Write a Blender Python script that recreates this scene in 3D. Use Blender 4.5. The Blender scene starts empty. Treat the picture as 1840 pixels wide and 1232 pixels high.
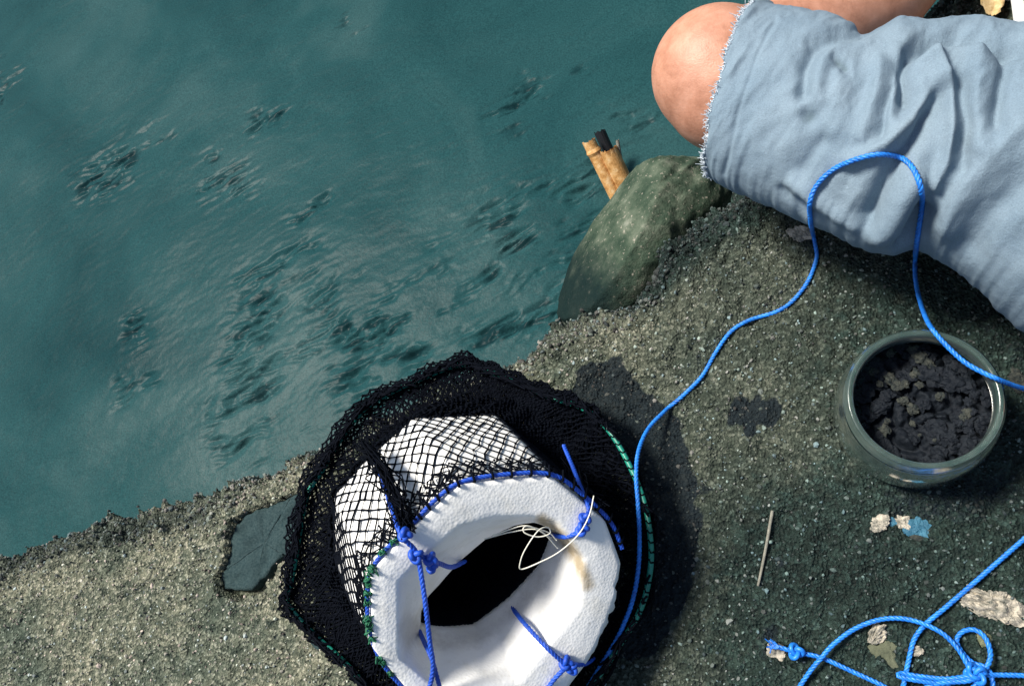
import bpy, math, random
import numpy as np
from mathutils import Vector, Matrix
from mathutils.bvhtree import BVHTree

scene = bpy.context.scene
rng = np.random.default_rng(7)
random.seed(7)

# ------------------------------------------------------------------ camera
H = 0.80                       # eye height above the ledge (m)
F = 1444.0                     # focal length in photo pixels (1840 wide)
CX, CY = 920.0, 616.0
NAD = np.array([1400.0 - CX, -(1080.0 - CY), -F])     # straight down, camera space
zc = -NAD / np.linalg.norm(NAD)
xc = np.array([1.0, 0, 0]) - zc * zc[0]
xc /= np.linalg.norm(xc)
yc = np.cross(zc, xc)
RCW = np.array([xc, yc, zc])   # camera -> world
CAM = np.array([0.0, 0.0, H])
cam_data = bpy.data.cameras.new('camera')
cam = bpy.data.objects.new('camera', cam_data)
scene.collection.objects.link(cam)
M = Matrix(RCW.tolist()).to_4x4()
M.translation = Vector(CAM)
cam.matrix_world = M
cam_data.sensor_width = 36.0
cam_data.lens = F / 1840.0 * 36.0
cam_data.clip_start = 0.02
cam_data.clip_end = 500
scene.camera = cam

# ------------------------------------------------------------------ world, sun, exposure
SUN_EL = math.radians(60)
SUN_TO = np.array([-1.0, 0.45]); SUN_TO /= np.linalg.norm(SUN_TO)
world = bpy.data.worlds.new('World'); scene.world = world
world.use_nodes = True
wn = world.node_tree; wn.nodes.clear()
sky = wn.nodes.new('ShaderNodeTexSky'); sky.sky_type = 'NISHITA'; sky.sun_disc = False
sky.sun_elevation = SUN_EL
sky.sun_rotation = math.atan2(SUN_TO[0], SUN_TO[1])
sky.ozone_density = 2.0; sky.dust_density = 2.0; sky.air_density = 1.2
bgn = wn.nodes.new('ShaderNodeBackground'); bgn.inputs['Strength'].default_value = 0.06
wo = wn.nodes.new('ShaderNodeOutputWorld')
wn.links.new(sky.outputs[0], bgn.inputs['Color']); wn.links.new(bgn.outputs[0], wo.inputs['Surface'])
sd = bpy.data.lights.new('sun', 'SUN'); sd.energy = 3.6; sd.angle = math.radians(13); sd.color = (1.0, 0.94, 0.84)
so = bpy.data.objects.new('sun', sd); scene.collection.objects.link(so)
S_DIR = np.array([SUN_TO[0] * math.cos(SUN_EL), SUN_TO[1] * math.cos(SUN_EL), math.sin(SUN_EL)])
so.rotation_euler = Vector(S_DIR).to_track_quat('Z', 'Y').to_euler()
vs = scene.view_settings
scene.display_settings.display_device = 'sRGB'
vs.view_transform = 'Standard'; vs.look = 'None'; vs.exposure = 0.95; vs.gamma = 1.0; vs.use_curve_mapping = False
scene.cycles.use_denoising = True
scene.cycles.max_bounces = 8
scene.cycles.transparent_max_bounces = 12

# ------------------------------------------------------------------ pixel <-> place helpers (survey of the photo)
def ray(px, py):
    d = RCW @ np.array([px - CX, -(py - CY), -F])
    return d / F                       # depth 1 along the optical axis
def U(px, py, z=0.0):
    d = ray(px, py); return CAM + d * ((z - H) / d[2])
def US(pts, z=0.0):
    return np.array([U(p[0], p[1], p[2] if len(p) > 2 else z) for p in pts])
def SC(px, py, z=0.0):
    return ((z - H) / ray(px, py)[2]) / F      # metres per photo pixel there
def proj(P):
    v = (np.asarray(P) - CAM) @ RCW
    return np.stack([CX - F * v[..., 0] / v[..., 2], CY + F * v[..., 1] / v[..., 2]], -1)
def onplane(px, py, C, n):
    d = ray(px, py); return CAM + d * (np.dot(C - CAM, n) / np.dot(d, n))

# ------------------------------------------------------------------ noise
def _hash(ix, iy, seed):
    n = (ix.astype(np.int64) * 374761393 + iy.astype(np.int64) * 668265263 + seed * 974711) & 0x7fffffff
    n = ((n ^ (n >> 13)) * 1274126177) & 0x7fffffff
    n = (n ^ (n >> 16)) & 0xffff
    return n / 65535.0
def vnoise(x, y, seed=0):
    x0 = np.floor(x); y0 = np.floor(y); fx = x - x0; fy = y - y0
    fx = fx * fx * (3 - 2 * fx); fy = fy * fy * (3 - 2 * fy)
    a = _hash(x0, y0, seed); b = _hash(x0 + 1, y0, seed); c = _hash(x0, y0 + 1, seed); d = _hash(x0 + 1, y0 + 1, seed)
    return (a + (b - a) * fx) * (1 - fy) + (c + (d - c) * fx) * fy - 0.5
def fbm(x, y, seed=0, octv=4, gain=0.5):
    s = 0; a = 1.0
    for k in range(octv):
        s = s + a * vnoise(x * 2 ** k + 17.3 * k, y * 2 ** k - 9.1 * k, seed + k); a *= gain
    return s
def sstep(a, b, x):
    t = np.clip((x - a) / (b - a), 0, 1); return t * t * (3 - 2 * t)
def segdist(P, poly):
    P = np.asarray(P); best = np.full(P.shape[:-1], 1e9)
    for A, B in zip(poly[:-1], poly[1:]):
        A = np.array(A, float); B = np.array(B, float); d = B - A
        t = np.clip(((P - A) @ d) / max(d @ d, 1e-9), 0, 1)
        q = P - (A + t[..., None] * d)
        best = np.minimum(best, np.sqrt((q ** 2).sum(-1)))
    return best
def inpoly(P, poly):
    x, y = P[..., 0], P[..., 1]; r = np.zeros(x.shape, bool); n = len(poly)
    for i in range(n):
        x1, y1 = poly[i]; x2, y2 = poly[(i + 1) % n]
        c = ((y1 > y) != (y2 > y)) & (x < (x2 - x1) * (y - y1) / ((y2 - y1) if y2 != y1 else 1e-9) + x1)
        r ^= c
    return r
def spline(pts, n, closed=False):
    P = np.array(pts, float)
    if closed: Q = np.vstack([P[-1], P, P[0], P[1]])
    else: Q = np.vstack([2 * P[0] - P[1], P, 2 * P[-1] - P[-2]])
    segs = len(P) if closed else len(P) - 1
    t = np.linspace(0, segs, n, endpoint=not closed)
    i = np.clip(np.floor(t).astype(int), 0, segs - 1); f = (t - i)[:, None]
    a, b, c, d = Q[i], Q[i + 1], Q[i + 2], Q[i + 3]
    return 0.5 * (2 * b + (c - a) * f + (2 * a - 5 * b + 4 * c - d) * f ** 2 + (3 * b - a - 3 * c + d) * f ** 3)
def even(P, step):
    P = np.asarray(P, float); L = np.r_[0, np.cumsum(np.linalg.norm(np.diff(P, axis=0), axis=1))]
    n = max(2, int(L[-1] / step) + 1); s = np.linspace(0, L[-1], n)
    return np.stack([np.interp(s, L, P[:, k]) for k in range(P.shape[1])], 1)

# ------------------------------------------------------------------ objects
def link(o): scene.collection.objects.link(o); return o
def mesh(name, V, Fc, mat=None, parent=None, smooth=True, attrs=None, cols=None):
    V = np.asarray(V, np.float32); me = bpy.data.meshes.new(name)
    if isinstance(Fc, np.ndarray):
        nf, k = Fc.shape
        me.vertices.add(len(V)); me.vertices.foreach_set('co', V.ravel())
        me.loops.add(nf * k); me.loops.foreach_set('vertex_index', Fc.astype(np.int32).ravel())
        me.polygons.add(nf); me.polygons.foreach_set('loop_start', np.arange(0, nf * k, k, dtype=np.int32))
        try: me.polygons.foreach_set('loop_total', np.full(nf, k, np.int32))
        except Exception: pass
        me.update(calc_edges=True); me.validate()
    else:
        me.from_pydata(V.tolist(), [], Fc); me.update()
    me.polygons.foreach_set('use_smooth', [smooth] * len(me.polygons))
    for nme, val in (attrs or {}).items():
        a = me.attributes.new(nme, 'FLOAT', 'POINT'); a.data.foreach_set('value', np.asarray(val, np.float32))
    for nme, val in (cols or {}).items():
        a = me.attributes.new(nme, 'FLOAT_COLOR', 'POINT'); c = np.ones((len(V), 4), np.float32); c[:, :3] = val
        a.data.foreach_set('color', c.ravel())
    if mat: me.materials.append(mat)
    o = link(bpy.data.objects.new(name, me))
    if parent: put(o, parent)
    return o
def put(o, parent):
    o.parent = parent
    o.matrix_parent_inverse = parent.matrix_world.inverted() if parent.type != 'EMPTY' else Matrix.Translation(-Vector(parent.location))
def tag(o, label=None, cat=None, group=None, kind=None):
    if label: o['label'] = label
    if cat: o['category'] = cat
    if group: o['group'] = group
    if kind: o['kind'] = kind
    return o
def thing(name, loc, label, cat, group=None):
    o = link(bpy.data.objects.new(name, None)); o.location = Vector(loc); o.empty_display_size = 0.02
    return tag(o, label, cat, group)
def gridfaces(nu, nv, cu=False, cv=False):
    i = np.arange(nu if cu else nu - 1)[:, None]; j = np.arange(nv if cv else nv - 1)[None, :]
    a = i * nv + j; b = ((i + 1) % nu) * nv + j; c = ((i + 1) % nu) * nv + (j + 1) % nv; d = i * nv + (j + 1) % nv
    return np.stack([a + 0 * j, b + 0 * j, c, d], -1).reshape(-1, 4)
def frames(P, closed=False):
    T = np.gradient(P, axis=0)
    if closed: T = np.roll(P, -1, 0) - np.roll(P, 1, 0)
    T /= np.linalg.norm(T, axis=1)[:, None] + 1e-12
    N = np.zeros_like(P); up = np.array([0, 0, 1.0])
    if abs(T[0] @ up) > 0.9: up = np.array([1.0, 0, 0])
    n = up - T[0] * (up @ T[0]); n /= np.linalg.norm(n)
    for k in range(len(P)):
        n = n - T[k] * (n @ T[k]); n /= np.linalg.norm(n) + 1e-12; N[k] = n
    return T, N, np.cross(T, N)
def tube(P, r, sides=8, closed=False, caps=True):
    P = np.asarray(P, float); T, N, B = frames(P, closed); n = len(P)
    r = np.broadcast_to(np.asarray(r, float), (n,))
    a = np.linspace(0, 2 * math.pi, sides, endpoint=False)
    V = P[:, None] + r[:, None, None] * (np.cos(a)[None, :, None] * N[:, None] + np.sin(a)[None, :, None] * B[:, None])
    Fq = gridfaces(n, sides, closed, True); V = V.reshape(-1, 3)
    if caps and not closed:
        V = np.vstack([V, P[0], P[-1]]); k = len(V)
        s = np.arange(sides); s2 = (s + 1) % sides
        F0 = np.stack([s2, s, np.full(sides, k - 2), np.full(sides, k - 2)], 1)
        F1 = np.stack([s + (n - 1) * sides, s2 + (n - 1) * sides, np.full(sides, k - 1), np.full(sides, k - 1)], 1)
        Fl = [list(f) for f in Fq] + [list(f[:3]) for f in F0] + [list(f[:3]) for f in F1]
        return V, Fl
    return V, [list(f) for f in Fq]
def join(parts):
    V, Fl, o = [], [], 0
    for v, f in parts:
        V.append(v); Fl += [[i + o for i in q] for q in f]; o += len(v)
    return np.vstack(V), Fl
def rope(P, R, pitch=None, closed=False, strands=3, sides=6):
    """laid rope: three strands twisted round the path"""
    P = even(P, R * 0.8); T, N, B = frames(P)
    L = np.r_[0, np.cumsum(np.linalg.norm(np.diff(P, axis=0), axis=1))]
    pitch = pitch or R * 5.2
    out = []
    for k in range(strands):
        a = 2 * math.pi * (L / pitch + k / strands)
        Q = P + 0.47 * R * (np.cos(a)[:, None] * N + np.sin(a)[:, None] * B)
        out.append(tube(Q, R * 0.55, sides))
    return join(out)
def knot(C, size, r, rot=0.0, nrm=(0, 0, 1)):
    t = np.linspace(0, 2 * math.pi, 60, endpoint=False)
    x = (np.sin(t) + 2 * np.sin(2 * t)) / 3; y = (np.cos(t) - 2 * np.cos(2 * t)) / 3; z = -np.sin(3 * t) * 0.45
    n = Vector(nrm).normalized(); q = n.to_track_quat('Z', 'Y').to_matrix() @ Matrix.Rotation(rot, 3, 'Z')
    P = np.stack([x, y, z], 1) * size @ np.array(q).T + np.asarray(C)
    return tube(P, r, 7, closed=True)
ICO = None
def ico(sub=1):
    t = (1 + 5 ** .5) / 2
    V = np.array([(-1, t, 0), (1, t, 0), (-1, -t, 0), (1, -t, 0), (0, -1, t), (0, 1, t), (0, -1, -t), (0, 1, -t), (t, 0, -1), (t, 0, 1), (-t, 0, -1), (-t, 0, 1)], float)
    Fl = [(0, 11, 5), (0, 5, 1), (0, 1, 7), (0, 7, 10), (0, 10, 11), (1, 5, 9), (5, 11, 4), (11, 10, 2), (10, 7, 6), (7, 1, 8), (3, 9, 4), (3, 4, 2), (3, 2, 6), (3, 6, 8), (3, 8, 9), (4, 9, 5), (2, 4, 11), (6, 2, 10), (8, 6, 7), (9, 8, 1)]
    V /= np.linalg.norm(V, axis=1)[:, None]
    for _ in range(sub):
        mid = {}; V = list(V); nf = []
        def m(a, b):
            k = (min(a, b), max(a, b))
            if k not in mid:
                p = V[a] + V[b]; V.append(p / np.linalg.norm(p)); mid[k] = len(V) - 1
            return mid[k]
        for a, b, c in Fl:
            x, y, z = m(a, b), m(b, c), m(c, a); nf += [(a, x, z), (b, y, x), (c, z, y), (x, y, z)]
        Fl = nf; V = np.array(V)
    return np.array(V), np.array(Fl)
def n3(V, s, seed):
    return (vnoise(V[:, 0] * s + V[:, 2] * s * .7 + 50, V[:, 1] * s - V[:, 2] * s * .6 + 50, seed) +
            vnoise(V[:, 2] * s + 90, V[:, 0] * s * .8 + V[:, 1] * s * .5 + 20, seed + 5))

# ------------------------------------------------------------------ materials
def mat(name, col=(.5, .5, .5), rough=0.6, **kw):
    m = bpy.data.materials.new(name); m.use_nodes = True
    b = m.node_tree.nodes['Principled BSDF']
    b.inputs['Base Color'].default_value = (*col, 1); b.inputs['Roughness'].default_value = rough
    for k, v in kw.items(): b.inputs[k].default_value = v
    return m
class NT:
    def __init__(s, m): s.m = m; s.t = m.node_tree; s.b = s.t.nodes['Principled BSDF']
    def n(s, typ, **kw):
        x = s.t.nodes.new(typ)
        for k, v in kw.items(): setattr(x, k, v)
        return x
    def l(s, a, b): s.t.links.new(a, b)
    def coord(s): return s.n('ShaderNodeTexCoord').outputs['Object']
    def noise(s, scale, detail=4, rough=.6, vec=None, dist=0):
        x = s.n('ShaderNodeTexNoise'); x.inputs['Scale'].default_value = scale; x.inputs['Detail'].default_value = detail
        x.inputs['Roughness'].default_value = rough; x.inputs['Distortion'].default_value = dist
        s.l(vec or s.coord(), x.inputs['Vector']); return x.outputs['Fac']
    def voro(s, scale, feature='F1', out='Distance', vec=None):
        x = s.n('ShaderNodeTexVoronoi', feature=feature); x.inputs['Scale'].default_value = scale
        s.l(vec or s.coord(), x.inputs['Vector']); return x.outputs[out]
    def ramp(s, fac, stops):
        x = s.n('ShaderNodeValToRGB'); e = x.color_ramp.elements
        while len(e) < len(stops): e.new(0.5)
        for el, (p, c) in zip(e, stops):
            el.position = p; el.color = (*c, 1) if len(c) == 3 else c
        s.l(fac, x.inputs['Fac']); return x.outputs['Color']
    def mix(s, a, b, fac, mode='MIX'):
        x = s.n('ShaderNodeMix', data_type='RGBA', blend_type=mode)
        for sock, v in ((x.inputs[6], a), (x.inputs[7], b), (x.inputs[0], fac)):
            if hasattr(v, 'links') or hasattr(v, 'is_output'): s.l(v, sock)
            elif isinstance(v, tuple): sock.default_value = (*v, 1)
            else: sock.default_value = v
        return x.outputs[2]
    def math(s, op, a, b=0.0):
        x = s.n('ShaderNodeMath', operation=op)
        for sock, v in ((x.inputs[0], a), (x.inputs[1], b)):
            if hasattr(v, 'is_output'): s.l(v, sock)
            else: sock.default_value = v
        return x.outputs[0]
    def attr(s, name, out='Fac'):
        x = s.n('ShaderNodeAttribute', attribute_name=name); return x.outputs[out]
    def bump(s, h, strength=.5, dist=.002, prev=None):
        x = s.n('ShaderNodeBump'); x.inputs['Strength'].default_value = strength; x.inputs['Distance'].default_value = dist
        s.l(h, x.inputs['Height'])
        if prev: s.l(prev, x.inputs['Normal'])
        return x.outputs['Normal']

def concrete_mat():
    m = mat('concrete', rough=.9); q = NT(m)
    grain = q.voro(330, out='Color'); gv = q.n('ShaderNodeSeparateColor'); q.l(grain, gv.inputs[0])
    fine = q.noise(700, 3, .7); mid = q.noise(60, 5, .65); big = q.noise(9, 5, .6)
    dry = q.ramp(gv.outputs[0], [(0, (.02, .032, .03)), (.25, (.075, .09, .075)), (.55, (.19, .2, .16)), (.82, (.42, .4, .33)), (1, (.8, .74, .64))])
    dry = q.mix(dry, q.ramp(mid, [(.3, (.035, .055, .05)), (.5, (.17, .18, .14)), (.7, (.4, .37, .29))]), .5)
    dry = q.mix(dry, q.ramp(big, [(.35, (.34, .43, .40)), (.6, (1.14, 1.06, .96))]), .85, 'MULTIPLY')
    dry = q.mix(dry, (.76, .82, .80), 1.0, 'MULTIPLY')
    damp_shade = q.mix(dry, (.10, .185, .21), 1.0, 'MULTIPLY')
    dv = q.n('ShaderNodeMath', operation='ADD'); q.l(q.attr('damp_shade'), dv.inputs[0])
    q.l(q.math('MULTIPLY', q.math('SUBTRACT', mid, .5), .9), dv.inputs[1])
    col = q.mix(dry, damp_shade, q.ramp(dv.outputs[0], [(.15, (0, 0, 0)), (.85, (1, 1, 1))]))
    sv = q.math('ADD', q.attr('stain_shade'), q.math('MULTIPLY', q.math('SUBTRACT', q.noise(170, 4, .7), .5), .8))
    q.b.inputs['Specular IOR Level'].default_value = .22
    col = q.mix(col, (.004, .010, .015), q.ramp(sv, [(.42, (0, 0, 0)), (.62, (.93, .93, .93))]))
    q.l(col, q.b.inputs['Base Color'])
    q.l(q.ramp(q.attr('damp_shade'), [(0, (.92,) * 3), (1, (.66,) * 3)]), q.b.inputs['Roughness'])
    n = q.bump(mid, .9, .007); n = q.bump(q.voro(330), 1.0, .003, n); n = q.bump(fine, .7, .0012, n)
    q.l(n, q.b.inputs['Normal']); return m
def grit_mat():
    m = mat('grit', rough=.85); q = NT(m)
    q.l(q.attr('tint', 'Color'), q.b.inputs['Base Color'])
    q.l(q.bump(q.noise(900, 3), .6, .001), q.b.inputs['Normal']); return m
def water_mat():
    m = mat('murky_water', rough=.3, IOR=1.33); m.node_tree.nodes['Principled BSDF'].inputs['Specular IOR Level'].default_value = .045; q = NT(m)
    c = q.ramp(q.noise(3.2, 5, .55, dist=.6), [(.25, (.007, .034, .039)), (.5, (.014, .053, .058)), (.8, (.036, .08, .083))])
    silt = q.noise(420, 2, .8)
    c = q.mix(c, q.ramp(silt, [(.3, (.62, .64, .66)), (.7, (1.36, 1.33, 1.3))]), .9, 'MULTIPLY')
    ripple_shade = q.math('MULTIPLY', q.attr('ripple_shade'), 1.0)
    c = q.mix(c, (.002, .010, .013), q.ramp(ripple_shade, [(.1, (0, 0, 0)), (.95, (.72,) * 3)]))
    q.l(c, q.b.inputs['Base Color'])
    n = q.bump(q.noise(150, 3, .6, dist=.4), .12, .003); q.l(n, q.b.inputs['Normal'])
    return m
def boulder_mat():
    m = mat('mossy_stone', rough=.85); q = NT(m); q.b.inputs['Specular IOR Level'].default_value = .05
    c = q.ramp(q.noise(26, 6, .68), [(.3, (.016, .034, .024)), (.48, (.05, .075, .052)), (.62, (.105, .13, .095)), (.8, (.27, .28, .23))])
    sp = q.ramp(q.noise(190, 3, .7), [(.6, (0, 0, 0)), (.72, (1, 1, 1))])
    c = q.mix(c, (.4, .36, .3), q.math('MULTIPLY', sp, .8))
    z = q.n('ShaderNodeSeparateXYZ'); q.l(q.coord(), z.inputs[0])
    wet_dark = q.math('ADD', q.attr('wet_dark'), q.math('MULTIPLY', q.math('SUBTRACT', q.noise(34, 6, .75), .5), 1.1))
    c = q.mix(c, (.006, .016, .017), q.ramp(wet_dark, [(.15, (0, 0, 0)), (.95, (.93,) * 3)]))
    q.l(c, q.b.inputs['Base Color'])
    n = q.bump(q.noise(60, 6, .7), .8, .006); n = q.bump(q.noise(400, 3, .7), .6, .0015, n); q.l(n, q.b.inputs['Normal']); return m
def stone_mat(name, a, b, scale=80, rough=.8):
    m = mat(name, rough=rough); q = NT(m); q.b.inputs['Specular IOR Level'].default_value = .2
    q.l(q.ramp(q.noise(scale, 6, .7), [(.32, a), (.68, b)]), q.b.inputs['Base Color'])
    q.l(q.bump(q.noise(scale * 4, 5, .7), .6, .0015), q.b.inputs['Normal']); return m
def foam_mat():
    m = mat('white_foam', (.8, .8, .78), .75); q = NT(m)
    c = q.ramp(q.noise(30, 5, .65), [(.3, (.76, .75, .7)), (.5, (.88, .88, .86))])
    dirt = q.ramp(q.noise(160, 3, .75), [(.7, (0, 0, 0)), (.78, (1, 1, 1))])
    c = q.mix(c, (.28, .26, .22), q.math('MULTIPLY', dirt, .55))
    st = q.math('ADD', q.attr('grime'), q.math('MULTIPLY', q.math('SUBTRACT', q.noise(90, 4, .7), .5), .7))
    c = q.mix(c, (.36, .28, .16), q.ramp(st, [(.35, (0, 0, 0)), (.95, (.9,) * 3)]))
    c = q.mix(c, (.42, .4, .37), q.math('MULTIPLY', q.ramp(q.math('ADD', q.attr('greyed'), q.math('MULTIPLY', q.math('SUBTRACT', q.noise(120, 4, .7), .5), .9)), [(.4, (0, 0, 0)), (.9, (1, 1, 1))]), .55))
    q.l(c, q.b.inputs['Base Color'])
    n = q.bump(q.voro(420), .22, .0010); n = q.bump(q.noise(60, 4), .2, .002, n); q.l(n, q.b.inputs['Normal']); return m
def cloth_mat(name, a, b, sc=1.0):  # woven twill
    m = mat(name, rough=.9); q = NT(m); b_ = q.b
    c = q.ramp(q.noise(14, 5, .6), [(.3, a), (.7, b)])
    c = q.mix(c, q.ramp(q.noise(900, 2, .8), [(.25, (.76,) * 3), (.75, (1.2,) * 3)]), .9, 'MULTIPLY')
    c = q.mix(c, (.07, .11, .13), q.math('MULTIPLY', q.attr('stain_shade'), .75))
    q.l(c, b_.inputs['Base Color'])
    b_.inputs['Sheen Weight'].default_value = .0
    n = q.bump(q.noise(1000, 2, .6), .6, .001); n = q.bump(q.noise(60, 3, .55), .35, .005, n); q.l(n, b_.inputs['Normal']); return m
def skin_mat():
    m = mat('skin', rough=.5); q = NT(m)
    c = q.ramp(q.noise(45, 6, .7), [(.3, (.34, .15, .09)), (.5, (.47, .225, .145)), (.7, (.56, .29, .2))])
    c = q.mix(c, (.3, .13, .075), q.math('MULTIPLY', q.ramp(q.noise(260, 3, .7), [(.6, (0, 0, 0)), (.75, (1, 1, 1))]), .4))
    q.l(c, q.b.inputs['Base Color'])
    q.b.inputs['Subsurface Weight'].default_value = .05; q.b.inputs['Subsurface Radius'].default_value = (.012, .005, .003); q.b.inputs['Subsurface Scale'].default_value = .4
    n = q.bump(q.noise(420, 3, .7), .28, .001); n = q.bump(q.voro(700), .2, .0006, n); q.l(n, q.b.inputs['Normal']); return m
def fibre_mat(name, a, b, rough=.55):
    m = mat(name, rough=rough); q = NT(m)
    c = q.ramp(q.noise(260, 4, .7), [(.3, a), (.7, b)])
    c = q.mix(c, q.ramp(q.noise(28, 4, .65), [(.3, (.55, .6, .66)), (.6, (1.1, 1.1, 1.05))]), .8, 'MULTIPLY')
    q.l(c, q.b.inputs['Base Color'])
    q.l(q.bump(q.noise(1500, 2), .4, .0005), q.b.inputs['Normal']); return m
def bamboo_mat():
    m = mat('dry_bamboo', rough=.6); q = NT(m)
    mp = q.n('ShaderNodeMapping'); mp.inputs['Scale'].default_value = (1, 1, 1); q.l(q.coord(), mp.inputs[0])
    c = q.ramp(q.noise(90, 5, .7), [(.3, (.3, .13, .03)), (.5, (.62, .34, .12)), (.7, (.8, .58, .32))])
    q.l(c, q.b.inputs['Base Color']); q.l(q.bump(q.noise(300, 4), .5, .001), q.b.inputs['Normal']); return m
MT = dict(concrete=concrete_mat(), grit=grit_mat(), water=water_mat(), boulder=boulder_mat(), foam=foam_mat(),
          slate=stone_mat('slate', (.008, .026, .031), (.042, .07, .072), 420, .85),
          shorts=cloth_mat('denim', (.14, .205, .265), (.2, .27, .33)), shirt=cloth_mat('shirt_cotton', (.1, .12, .16), (.14, .16, .2)),
          skin=skin_mat(), hair=mat('hair', (.012, .01, .009), .5), eye=mat('eye', (.7, .7, .68), .2),
          rope=fibre_mat('blue_rope', (.008, .11, .5), (.025, .27, .88), .38), cord=fibre_mat('blue_cord', (.006, .05, .4), (.014, .1, .62), .5),
          green=fibre_mat('green_twine', (.004, .07, .03), (.012, .16, .08)), teal=fibre_mat('teal_hose', (.006, .17, .12), (.014, .26, .19), .35),
          net=fibre_mat('black_netting', (.0012, .002, .0045), (.003, .0045, .009), .8), line=mat('clear_line', (.72, .7, .6), .25),
          bamboo=bamboo_mat(), char=mat('wet_dark_wood', (.012, .014, .018), .5),
          shell=stone_mat('oyster_shell', (.05, .065, .06), (.6, .54, .44), 190), twig=stone_mat('grey_twig', (.13, .13, .11), (.3, .29, .24), 200),
          bait=stone_mat('dark_bait', (.003, .005, .009), (.012, .016, .022), 160, .6), crumb=stone_mat('pale_bait', (.006, .012, .016), (.065, .068, .056), 260),
          tape=stone_mat('blue_plastic', (.01, .06, .11), (.06, .19, .27), 120, .4), leaf=stone_mat('dry_leaf', (.5, .34, .14), (.8, .64, .38), 150), white=mat('white_paper', (.72, .74, .74), .6),
          sole=mat('white_rubber', (.62, .63, .6), .6))
def tub_mat():
    m = mat('green_clear_plastic', (.10, .2, .18), .22, IOR=1.42); q = NT(m)
    q.b.inputs['Transmission Weight'].default_value = .95
    q.l(q.ramp(q.noise(40, 4), [(.35, (.05, .13, .12)), (.65, (.11, .21, .19))]), q.b.inputs['Base Color'])
    q.l(q.ramp(q.noise(70, 5, .7), [(.3, (.08,) * 3), (.7, (.28,) * 3)]), q.b.inputs['Roughness'])
    return m
MT['tub'] = tub_mat(); MT['rim'] = tub_mat(); MT['rim'].name = 'green_clear_rim'
for n_ in MT['rim'].node_tree.nodes:
    if n_.type == 'VALTORGB' and abs(n_.color_ramp.elements[0].color[1] - .13) < .01: n_.color_ramp.elements[0].color = (.12, .22, .2, 1); n_.color_ramp.elements[1].color = (.26, .37, .33, 1)
MT['rim'].node_tree.nodes['Principled BSDF'].inputs['Transmission Weight'].default_value = .82
MT['net'].node_tree.nodes['Principled BSDF'].inputs['Specular IOR Level'].default_value = .06
for k_ in ('bait', 'crumb'): MT[k_].node_tree.nodes['Principled BSDF'].inputs['Specular IOR Level'].default_value = .15

# ------------------------------------------------------------------ ledge
EDGE_PX = [(-900, 1330), (-500, 1185), (-200, 1075), (0, 1002), (60, 982), (130, 952), (230, 928), (330, 903), (430, 860), (500, 815), (580, 795), (700, 735), (820, 672), (900, 637), (960, 608),
           (1010, 575), (1060, 548), (1120, 525), (1165, 490), (1200, 440), (1240, 398), (1300, 355), (1350, 325), (1420, 250), (1500, 170), (1580, 90), (1680, 0), (1800, -110), (2100, -350)]
E3 = US(EDGE_PX, 0.0)
UD = (U(1350, 325) - U(0, 1002)); UD[2] = 0; UD /= np.linalg.norm(UD)
TD = np.array([UD[1], -UD[0], 0.0])            # inland
O0 = U(700, 735)
eu = (E3 - O0) @ UD; et = (E3 - O0) @ TD
def edge_t(u): return np.interp(u, eu, et)
WATER_Z = -0.24
def spread(lo, hi, step, far_lo, far_hi):
    core = np.arange(lo, hi, step); g = []; x, s = hi, step
    while x < far_hi: g.append(x); s *= 1.25; x += s
    l = []; x, s = lo - step, step
    while x > far_lo: l.append(x); s *= 1.25; x -= s
    return np.r_[l[::-1], core, g]
uu = spread(eu[3] - .12, (U(1840, 60) - O0) @ UD + .1, .0026, -45, 45)
tmax = max(((U(1840, 1232) - O0) @ TD), 0.6) + .05
pp = np.r_[-np.arange(.003, .5, .006)[::-1], spread(.0, tmax, .0026, 1e9, 60)]
UU, PP = np.meshgrid(uu, pp, indexing='ij')
face = np.clip(-PP, 0, None); inn = np.clip(PP, 0, None)
eT = edge_t(UU)
xx = O0[0] + UU * UD[0] + (eT + PP) * TD[0]; yy = O0[1] + UU * UD[1] + (eT + PP) * TD[1]
rough = fbm(UU * 30, PP * 38, 3, 3) * .0085 + fbm(UU * 120, PP * 150, 11, 3) * .0052 + np.abs(fbm(UU * 260, PP * 260, 19, 2)) * .0040
near = np.exp(-np.abs(PP) / .05)
rough = rough * (.62 + 1.5 * near) + near * fbm(UU * 22, PP * 22, 23, 3) * .012
P3 = O0 + UU[..., None] * UD + (eT + np.where(PP > 0, PP, PP * .12) + edge_t(UU) * 0)[..., None] * TD
P3[..., 2] = -.028 * np.exp(-inn / .022) - face
wob = fbm(UU * 14, 0 * UU + 3.3, 31, 4) * .018 * near
P3 += (wob - rough * np.where(PP < .01, 1.0, 0) * .8)[..., None] * TD
P3[..., 2] += rough * np.where(PP > -.006, 1, 0)
far = sstep(1.5, 8, np.abs(UU)) + sstep(1.5, 8, inn)
P3[..., 2] += far * 0
PXY = proj(P3)
# worn hollow that holds the slate plate
SLATE_PX = [(428, 925), (470, 905), (540, 880), (545, 1000), (500, 1012), (488, 1035), (470, 1062), (440, 1076), (395, 1072), (388, 1040), (402, 1000), (405, 960)]
PXG = proj(np.stack([P3[..., 0], P3[..., 1], 0 * P3[..., 0]], -1)) + 9 * np.stack([fbm(UU * 90, PP * 90, 71, 2), fbm(UU * 90, PP * 90, 75, 2)], -1)
hollow = inpoly(PXG, SLATE_PX)
P3[..., 2] -= np.where(hollow, .024, 0)
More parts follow.
